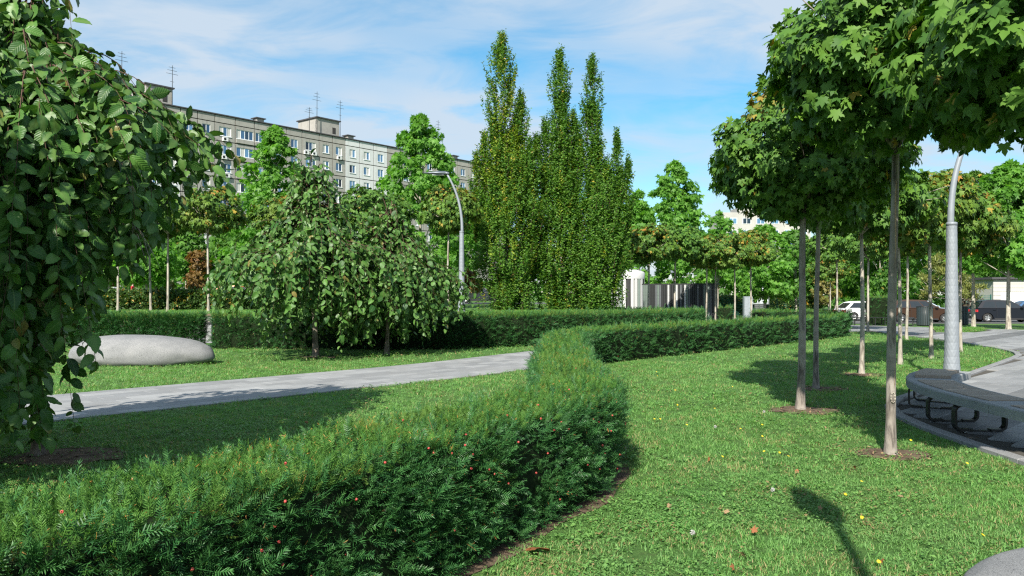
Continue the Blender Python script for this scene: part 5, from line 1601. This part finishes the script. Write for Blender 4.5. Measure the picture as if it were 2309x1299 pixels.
    MB().box(h - .1, h + .012, -w2 + .25, w2 - .25, .30, .50).build('grille', M['plastic'], t, world=False)
    MB().box(-h - .032, -h - .021, -.26, .26, .44, .55).build('number_plate', M['upvc'], t, world=False)
    for cx in (fx, rx_):
        for sd in (-1, 1):
            rot = Matrix.Translation((cx, sd * (w2 - .10), .31)) @ Matrix.Rotation(math.pi / 2, 4, 'X')
            ty_ = MB().lathe([(.2, -.09), (.29, -.10), (.315, -.07), (.315, .07), (.29, .10), (.2, .09)], 22)
            ty_.v = [tuple(rot @ Vector(p)) for p in ty_.v]
            wh = ty_.build('wheel', M['tyre'], t, world=False)
            rm = MB().lathe([(.0, .02), (.20, .02), (.215, .085), (.205, .09)], 20); rm.lathe([(0, -.02), (.2, -.02), (.215, -.085)], 20)
            for k in range(5):
                a = 2 * math.pi * k / 5; Mx = Matrix.Rotation(a, 4, 'Z')
                for z in (.055, -.055): rm.box(.03, .20, -.028, .028, z - .02, z + .02, 0, Mx)
            rm.v = [tuple(rot @ Vector(p)) for p in rm.v]
            rm.build('rim', M['rim'], wh, world=False)
    return t
CARS = 'cars parked beyond the park path'
def cz(x, y): return float(gz(x, y)) + .014
for lab, px, d, hd, col, L, H, k in (
        ('white hatchback parked side-on with red tail light to the left', 1952, 61, R(4), (.78, .79, .80), 4.3, 1.47, 'hatch'),
        ('metallic brown car facing right behind the litter bin', 2072, 57, R(-8), (.038, .019, .011), 4.5, 1.62, 'suv'),
        ('pale blue-grey car seen over the brown car bonnet', 2082, 65, R(-6), (.33, .40, .46), 4.3, 1.5, 'hatch'),
        ('dark navy compact car with roof close to the pale cabin', 2265, 57.5, R(-12), (.006, .008, .014), 4.35, 1.6, 'suv'),
        ('blue car mostly out of frame beyond the navy one', 2345, 63, R(-10), (.04, .10, .20), 4.4, 1.5, 'hatch'),
        ('silver car behind the dark clipped bush', 2020, 66, R(0), (.45, .44, .46), 4.4, 1.5, 'hatch'),
        ('small red and blue-topped far car seen through the gap by the poster board', 1638, 92, R(0), (.30, .04, .05), 4.2, 1.5, 'hatch'),
        ('far white car left of the poster board', 1672, 95, R(0), (.7, .7, .7), 4.2, 1.5, 'hatch')):
    x = AT(px, d); car(lab, (x, d, cz(x, d) if d < 70 else .02), hd, col, L, 1.78, H, k, CARS)
car('orange taxi on the road beyond the terrace hedge', (AT(508, 70), 70, TZ + .02), R(180), (.62, .20, .02), 4.3, 1.78, 1.55, 'hatch', CARS)
car('far dark car in the shade beyond the terrace, right of the distant lamp', (AT(1085, 72), 72, TZ + .02), R(0), (.02, .025, .03), 4.3, 1.78, 1.5, 'hatch', CARS)
car('white car on the road beyond the terrace, behind the near elm', (AT(250, 72), 72, TZ + .02), R(0), (.72, .73, .74), 4.3, 1.78, 1.5, 'hatch', CARS)

# ------------------------------------------------------------------ bins, black bench, bollards, cabinet, poster board
def litter_bin(label, px, py, d):
    x = AT(px, d); z = float(gz(x, d))
    t = thing('litter_bin', label, 'litter bin', (x, d, z), 'round dark slatted litter bins')
    MB().lathe([(0, .02), (.38, .02), (.38, 1.05), (.30, 1.06), (.28, .75), (0, .75)], 28).build('drum', M['steel_black'], t, world=False)
    sm = MB().box(-.03, .03, -.015, .015, .05, 1.04).mesh('slat', plain('bin slat', (.035, .05, .055), .5))
    for k in range(28):
        a = 2 * math.pi * k / 28; inst('slat', sm, t, (.392 * math.cos(a), .392 * math.sin(a), 0), (0, 0, a + 1.57))
    MB().lathe([(.40, 1.03), (.42, 1.06), (.40, 1.09), (.30, 1.09), (.29, 1.05)], 28).build('rim', M['steel_black'], t, world=False)
litter_bin('round dark slatted litter bin in front of the brown car', 2085, 735, 44)
litter_bin('dark litter bin half hidden behind the lamp post', 2166, 730, 46.5)
bb = thing('park_bench', 'black slatted backless bench beside the path before the white car', 'bench', (AT(1958, 45), 45, -.07))
for k in range(5): MB().box(-1.05, 1.05, -.24 + k * .1, -.16 + k * .1, .44, .48).build('slat', M['steel_black'], bb, world=False)
for x in (-.85, -.3, .3, .85):
    m_ = MB(); bar(m_, [(x, -.2, .43), (x, -.2, .04), (x, .2, .04), (x, .2, .43)], .05, .05, (1, 0, 0)); m_.build('leg', M['steel_black'], bb, world=False)
bb2 = thing('park_bench', 'black slatted bench seen between the twin maple trunks and the litter bin', 'bench', (AT(2050, 44), 44, -.07), None, R(60))
for k in range(5): MB().box(-.8, .8, -.24 + k * .1, -.16 + k * .1, .44, .48).build('slat', M['steel_black'], bb2, world=False)
for x in (-.65, .65):
    m_ = MB(); bar(m_, [(x, -.2, .43), (x, -.2, .04), (x, .2, .04), (x, .2, .43)], .05, .05, (1, 0, 0)); m_.build('leg', M['steel_black'], bb2, world=False)
bo = thing('bollard', 'grey square bollard in the gap between the left hedges', 'bollard', (AT(472, 28.6), 28.6, 0))
MB().slab(-.11, .11, -.11, .11, 0, .62, .02).build('post', M['kerb'], bo, world=False); MB().box(-.113, .113, -.113, .113, .625, .70).build('cap', M['steel_black'], bo, world=False)
cab = thing('utility_cabinet', 'pale utility cabinet standing by the dark maple trunk beyond the gap', 'cabinet', (AT(1686, 58), 58, 0))
MB().slab(-.3, .3, -.2, .2, .1, 1.55, .03).box(-.33, .33, -.23, .23, 0, .097).build('case', plain('cabinet grey', (.22, .25, .27), .5), cab, world=False)
MB().box(-.26, -.005, -.212, -.203, .2, 1.45).box(.005, .26, -.212, -.203, .2, 1.45).build('door', plain('cabinet door grey', (.25, .28, .3), .5), cab, world=False)
pb = thing('poster_board', 'white street poster board with a turquoise mark beyond the utility cabinet', 'poster board', (AT(1712, 78), 78, 0))
MB().slab(-.95, .95, -.12, .12, .7, 3.1, .03).box(-.5, .5, -.1, .1, 0, .697).build('frame', M['rim'], pb, world=False)
MB().box(-.85, .85, -.128, -.122, .8, 3.0).build('poster', plain('poster white', (.62, .68, .72), .5), pb, world=False)
aq = plain('turquoise print', (.02, .30, .38), .5)
mk = MB(); 
for k in range(5):
    a = .5 + k * .55; mk.tube([(0, -.135, 1.5), (.22 * math.cos(a), -.135, 1.5 + .26 * math.sin(a) + .1), (.42 * math.cos(a), -.135, 1.6 + .42 * math.sin(a))], [.09, .11, .03], 6)
mk.build('printed_mark', aq, pb, world=False)

# ------------------------------------------------------------------ three far walkers on the other side of the terrace
def person(label, loc, rz, top, legs, stride=.22):
    skin = plain('skin', (.50, .33, .25), .6); mt = [plain('cloth', top, .8), plain('trousers', legs, .8), skin, plain('hair', (.05, .035, .025), .7)]
    J = {'p': (0, 0, .93, .14), 's': (0, 0, 1.15, .13), 'c': (0, 0, 1.36, .155), 'n': (0, 0, 1.50, .055), 'h': (0, .015, 1.60, .085), 'ht': (0, .01, 1.70, .085),
         'al': (-.2, 0, 1.42, .058), 'el': (-.25, -.06, 1.16, .045), 'wl': (-.24, .08, .93, .034), 'fl': (-.24, .12, .84, .03), 'ar': (.2, 0, 1.42, .058), 'er': (.25, .02, 1.16, .045), 'wr': (.24, -.1, .92, .034), 'fr': (.24, -.13, .83, .03),
         'tl': (-.09, .02, .86, .095), 'kl': (-.1, stride * .5, .48, .066), 'ql': (-.1, stride, .09, .045), 'gl': (-.1, stride + .16, .045, .04), 'tr': (.09, .0, .86, .095), 'kr': (.1, -.02, .48, .066), 'qr': (.1, -stride, .11, .045), 'gr': (.1, -stride + .15, .045, .04)}
    E = 'p s|s c|c n|n h|h ht|c al|al el|el wl|wl fl|c ar|ar er|er wr|wr fr|p tl|tl kl|kl ql|ql gl|p tr|tr kr|kr qr|qr gr'
    nm = list(J); me = bpy.data.meshes.new('person')
    me.from_pydata([J[k][:3] for k in nm], [tuple(nm.index(q) for q in e.split()) for e in E.split('|')], [])
    o = link(bpy.data.objects.new('person', me))
    md = o.modifiers.new('skin', 'SKIN'); sv = me.skin_vertices[0].data
    for i, k in enumerate(nm): sv[i].radius = (J[k][3], J[k][3] * (.75 if k in 'psc' else 1)); sv[i].use_root = (k == 'p')
    o.modifiers.new('sub', 'SUBSURF').levels = 1
    dg_ = bpy.context.evaluated_depsgraph_get(); m2_ = bpy.data.meshes.new_from_object(o.evaluated_get(dg_))
    o.modifiers.clear(); o.data = m2_
    for m in mt: m2_.materials.append(m)
    for f in m2_.polygons:
        f.use_smooth = True; c = f.center
        f.material_index = 3 if (c.z > 1.66 or (c.z > 1.56 and c.y < -.01)) else 2 if (c.z > 1.47 or (abs(c.x) > .19 and c.z < .93)) else 0 if c.z > .9 else 3 if c.z < .06 else 1
    o.location = loc; o.rotation_euler = (0, 0, rz)
    return tag(o, label, 'person')
person('person in dark clothes walking beyond the terrace hedge', (AT(446, 66), 66, TZ + .012), R(100), (.02, .025, .035), (.03, .04, .06))
person('person in a pale pink top walking beside the dark-clothed one', (AT(458, 66.3), 66.3, TZ + .012), R(95), (.62, .45, .43), (.5, .47, .45))
person('person in a red top beyond the terrace hedge near the elm', (AT(299, 66), 66, TZ + .012), R(-90), (.45, .02, .03), (.04, .04, .06))

# ------------------------------------------------------------------ soil, lawn growth, flowers, fallen leaves
SOILS = [(*G(1815, 926), .52), (*G(2014, 1026), .40), (*G(1855, 878), .45), (*G(1945, 846), .42), (e1x + .3, e1y, .6), (e2x, e2y, .55)]
def soil_patch(x, y, r0, seed, ang=0, ry=None, name='soil_patch', z=.010):
    r = random.Random(seed); n = 40; V = [(x, y, z + .018)]; ry = ry or r0 * .8
    for ring, q in ((1, .55), (2, 1.0)):
        for k in range(n):
            a = 2 * math.pi * k / n
            rr = q * (1 + .30 * mnoise.noise(Vector((math.cos(a) * 2 + seed, math.sin(a) * 2, seed))) + .16 * mnoise.noise(Vector((math.cos(a) * 7, math.sin(a) * 7 + seed, 1))))
            px, py = r0 * rr * math.cos(a), ry * rr * math.sin(a)
            V.append((x + px * math.cos(ang) - py * math.sin(ang), y + px * math.sin(ang) + py * math.cos(ang), z + (.014 if ring == 1 else 0)))
    F_ = [(0, 1 + k, 1 + (k + 1) % n) for k in range(n)] + [(1 + k, 1 + n + k, 1 + n + (k + 1) % n, 1 + (k + 1) % n) for k in range(n)]
    o = MB().add(V, F_, 0, True).build(name, M['soil']); o['kind'] = 'structure'
for i, (x, y, r0) in enumerate(SOILS): soil_patch(x, y, r0, i + 2)
mu = MB(); rm_ = np.random.default_rng(31)
for (sx, sy, sr) in SOILS[:5]:
    for k in range(130):
        a = rm_.uniform(0, 6.28); q = sr * 1.1 * rm_.random() ** .6; c = Vector((sx + q * math.cos(a), sy + q * math.sin(a) * .85, .03)); b_ = rm_.uniform(0, 6.28); s_ = rm_.uniform(.006, .022)
        d1 = Vector((math.cos(b_), math.sin(b_), rm_.normal(0, .3))) * s_ * 1.6; d2 = Vector((-math.sin(b_), math.cos(b_), rm_.normal(0, .3))) * s_ * .6
        mu.add([c - d1, c + d2, c + d1, c - d2], [(0, 1, 2, 3)], int(rm_.integers(0, 3)))
o = mu.build('mulch', [M['twig'], M['dead_leaf_pale'], M['soil']]); o['kind'] = 'stuff'
# bare earth strip along the foot of the winding hedge
hl = HEDGE_A[4:48]
dv = np.gradient(hl, axis=0); dv = unit(dv); nr = np.stack([dv[:, 1], -dv[:, 0]], -1)
w_out = .47 + .07 * np.sin(np.arange(len(hl)) * .9) * .5
V = np.concatenate([hl - nr * .50, hl + nr * w_out[:, None]]); n = len(hl)
o = MB().add([(x, y, .007) for x, y in V], [(i, n + i, n + i + 1, i + 1) for i in range(n - 1)]).build('soil_strip', M['soil']); o['kind'] = 'structure'

def tuft(seed, n, h, spread, w, kind):
    r = np.random.default_rng(seed); V, T = [], []
    for i in range(n):
        a = r.uniform(0, 6.28); b = np.array((math.cos(a), math.sin(a), 0)) * spread * r.random() ** .5
        d = r.uniform(0, 6.28); ln_ = r.uniform(.2, 1.2) * (1.15 if kind == 'blade' else .6)
        up = np.array((math.cos(d) * ln_, math.sin(d) * ln_, 1.0)); up /= np.linalg.norm(up)
        hh = h * r.uniform(.55, 1.15); s = np.array((-math.sin(d), math.cos(d), 0))
        o_ = len(V)
        if kind == 'blade':
            ww = w * r.uniform(.7, 1.3)
            m = b + up * hh * .55; e = b + up * hh + np.array((math.cos(d), math.sin(d), -.5)) * hh * .25
            V += [b - s * ww, b + s * ww, m - s * ww * .8, m + s * ww * .8, e]; T += [(o_, o_ + 1, o_ + 3), (o_, o_ + 3, o_ + 2), (o_ + 2, o_ + 3, o_ + 4)]
        else:      # small rounded leaf held nearly flat
            c = b + np.array((0, 0, hh)); f = np.array((math.cos(d), math.sin(d), r.uniform(-.25, .35))); ww = w * r.uniform(.6, 1.3)
            V += [c, c + f * ww * .9 + s * ww * .75, c + f * ww * 2.0 - np.array((0, 0, ww * .4)), c + f * ww * .9 - s * ww * .75]; T += [(o_, o_ + 1, o_ + 2), (o_, o_ + 2, o_ + 3)]
    return np_mesh('lawn_tuft', np.array(V), np.array(T), M['blade'] if kind == 'blade' else M['clover'])
LAWN = make_coll('lawn_tuft', [tuft(1, 17, .034, .052, .0021, 'blade'), tuft(2, 16, .041, .052, .0020, 'blade'), tuft(3, 15, .029, .05, .0023, 'blade'), tuft(4, 13, .046, .045, .0019, 'blade'),
                               tuft(5, 9, .040, .055, .009, 'clover'), tuft(6, 6, .032, .05, .013, 'clover'), tuft(7, 11, .045, .06, .007, 'clover')])
r = np.random.default_rng(55)
def lawn_pts(n, d0, d1):
    y = np.sqrt(r.uniform(d0 ** 2, d1 ** 2, n)); x = r.uniform(-.88, .88, n) * y
    ok = np.ones(n, bool)
    u, v = path_uv(x, y); ok &= ~((v > PV0 - .01) & (v < PV1 + .01) & (u < 40))
    ok &= ~in_poly(x, y, PLAZA)
    ok &= dist_line(edge_near := x, y, edge) > .12
    ok &= dist_line(x, y, HEDGE_A) > .43 + .12 * (y < 12) * r.random(n)
    for (sx, sy, sr) in SOILS: ok &= (np.hypot(x - sx, (y - sy) / .85) > sr * r.uniform(.60, 1.12, n)) | (r.random(n) < .14)
    ok &= dist_line(x, y, HEDGE_B) > .5
    ok &= ~((x < 3.2) & (y > 26.3 + .03 * (x + 10)))
    ok &= ~((x < 6.8) & (y > 31.5))
    ok &= ~((x > 6.6) & (x < 15) & (y > 39))
    # bare and thin spots
    th = np.array([mnoise.noise(Vector((a * .9, b * .9, 3))) + .5 * mnoise.noise(Vector((a * 3, b * 3, 5))) for a, b in zip(x, y)])
    ok &= r.random(n) < np.clip(1.1 - 1.6 * np.clip(th - .16, 0, 1), .14, 1)
    return x[ok], y[ok], th[ok]
X, Y, W = [], [], []
for n, a, b, sc in ((21000, 3.8, 7.5, 1.0), (22000, 7.5, 12, 1.15), (25000, 12, 20, 1.5), (21000, 20, 36, 2.2)):
    x, y, th = lawn_pts(n, a, b); X.append(x); Y.append(y); W.append(np.full(len(x), sc))
# also the strip left of the near hedge and the island
X = np.concatenate(X); Y = np.concatenate(Y); W = np.concatenate(W)
n = len(X)
clv = np.array([mnoise.noise(Vector((a * .7, b * .7, 9))) for a, b in zip(X, Y)])
idx = np.where(r.random(n) < np.clip(.28 + clv * .8, .06, .7), r.integers(4, 7, n), r.integers(0, 4, n))
rot = np.stack([r.normal(0, .12, n), r.normal(0, .12, n), r.uniform(0, 6.28, n)], -1)
grass = link(bpy.data.objects.new('grass', bpy.data.meshes.new('grass')))
gn_scatter(grass, np.stack([X, Y, gz(X, Y) + .002], -1), rot, W * r.uniform(.65, 1.25, n), idx, LAWN)
# island and terrace grass
x = r.uniform(19.5, 22.5, 1200); y = r.uniform(35, 39.5, 1200); k = in_poly(x, y, ISLAND); xi, yi, zi = x[k], y[k], np.full(k.sum(), .05)
xt = r.uniform(-22, 4, 5000); yt = r.uniform(32.2, 36.4, 5000)
x = np.concatenate([xi, xt]); y = np.concatenate([yi, yt]); z = np.concatenate([zi, np.full(5000, TZ)]); n = len(x)
g2 = link(bpy.data.objects.new('terrace_grass', bpy.data.meshes.new('terrace_grass')))
gn_scatter(g2, np.stack([x, y, z], -1), np.stack([np.zeros(n), np.zeros(n), r.uniform(0, 6.28, n)], -1), r.uniform(2, 3.2, n), r.integers(0, 7, n), LAWN)

# dandelions where the photograph shows them
fl = MB(); 
for k in range(22):
    a = 2 * math.pi * k / 22; q = .6 + .4 * (k % 2)
    fl.add([(0, 0, .004), (.019 * q * math.cos(a - .12), .019 * q * math.sin(a - .12), .007), (.022 * q * math.cos(a), .022 * q * math.sin(a), .006), (.019 * q * math.cos(a + .12), .019 * q * math.sin(a + .12), .007)], [(0, 1, 2, 3)])
flm = fl.mesh('flower_head', M['yellow'])
stm = MB().tube([(0, 0, 0), (.004, 0, .05)], .0018, 4).mesh('stalk', M['clover'])
DAND = [(1718, 958), (1718, 984), (1628, 1030), (1722, 1018), (1757, 1021), (1777, 1029), (1942, 1086), (1905, 1115), (1942, 1167), (1980, 1267), (1651, 872), (1611, 921), (1527, 913), (1475, 945), (1488, 945), (1548, 958), (1669, 967), (2053, 993), (2180, 1045), (2215, 1207), (1522, 880), (1480, 838), (1482, 848)]
for px, py in DAND:
    x, y = G(px, py, .05)
    t = thing('dandelion', 'yellow dandelion flower open in the lawn', 'flower', (x, y, 0), 'dandelions in the lawn')
    o = inst('flower_head', flm, t, (.004, 0, .05), (.5 + r.normal(0, .2), r.normal(0, .2), 0), (.68,) * 3); inst('stalk', stm, t, (0, 0, 0))
clk = MB()
for k in range(70):
    dv_ = unit(r.normal(0, 1, 3)); clk.tube([tuple(dv_ * .003), tuple(dv_ * .019)], [.0009, .0022], 3)
ckm = clk.mesh('seed_head', M['fluff'])
for px, py in ((1612, 964), (1722, 930), (1741, 1107), (1560, 1204)):
    x, y = G(px, py, .05); t = thing('dandelion_clock', 'white dandelion seed head standing in the lawn', 'flower', (x, y, 0), 'dandelion clocks in the lawn')
    inst('seed_head', ckm, t, (.004, 0, .06)); inst('stalk', stm, t, (0, 0, 0))
# fallen leaves
fv, ft = maple_leaf(.5, .35); dm = np_mesh('fallen_leaf', fv, ft, M['dead_leaf']); dm2 = np_mesh('fallen_leaf', fv, ft, M['dead_leaf_pale'])
x, y = G(1195, 1240, .04); o = link(bpy.data.objects.new('fallen_leaf', dm)); o.location = (x, y, .035); o.scale = (.15,) * 3; o.rotation_euler = (.3, -.25, -1.2)
tag(o, 'big curled orange leaf lying on the bare earth at the hedge foot', 'leaf')
for px, py in ((1655, 1038), (2010, 1005), (1930, 1052), (1640, 1156), (1510, 1048), (1528, 1130), (1680, 1250), (1655, 1280), (1846, 1147), (1702, 1200), (1860, 962), (1600, 1035), (2036, 1120), (2200, 985), (600, 828), (545, 815), (515, 818), (690, 950), (590, 1000), (470, 993), (1795, 1060), (1990, 1260), (1505, 1140)):
    x, y = G(px, py, .04); o = link(bpy.data.objects.new('fallen_leaf', dm if r.random() < .4 else dm2)); o.location = (x, y, .04); o.scale = (r.uniform(.03, .052),) * 3; o.rotation_euler = (r.normal(0, .6), r.normal(0, .6), r.uniform(0, 6))
    tag(o, 'small dry brown leaf lying in the grass', 'leaf', 'dry leaves fallen on the lawn')
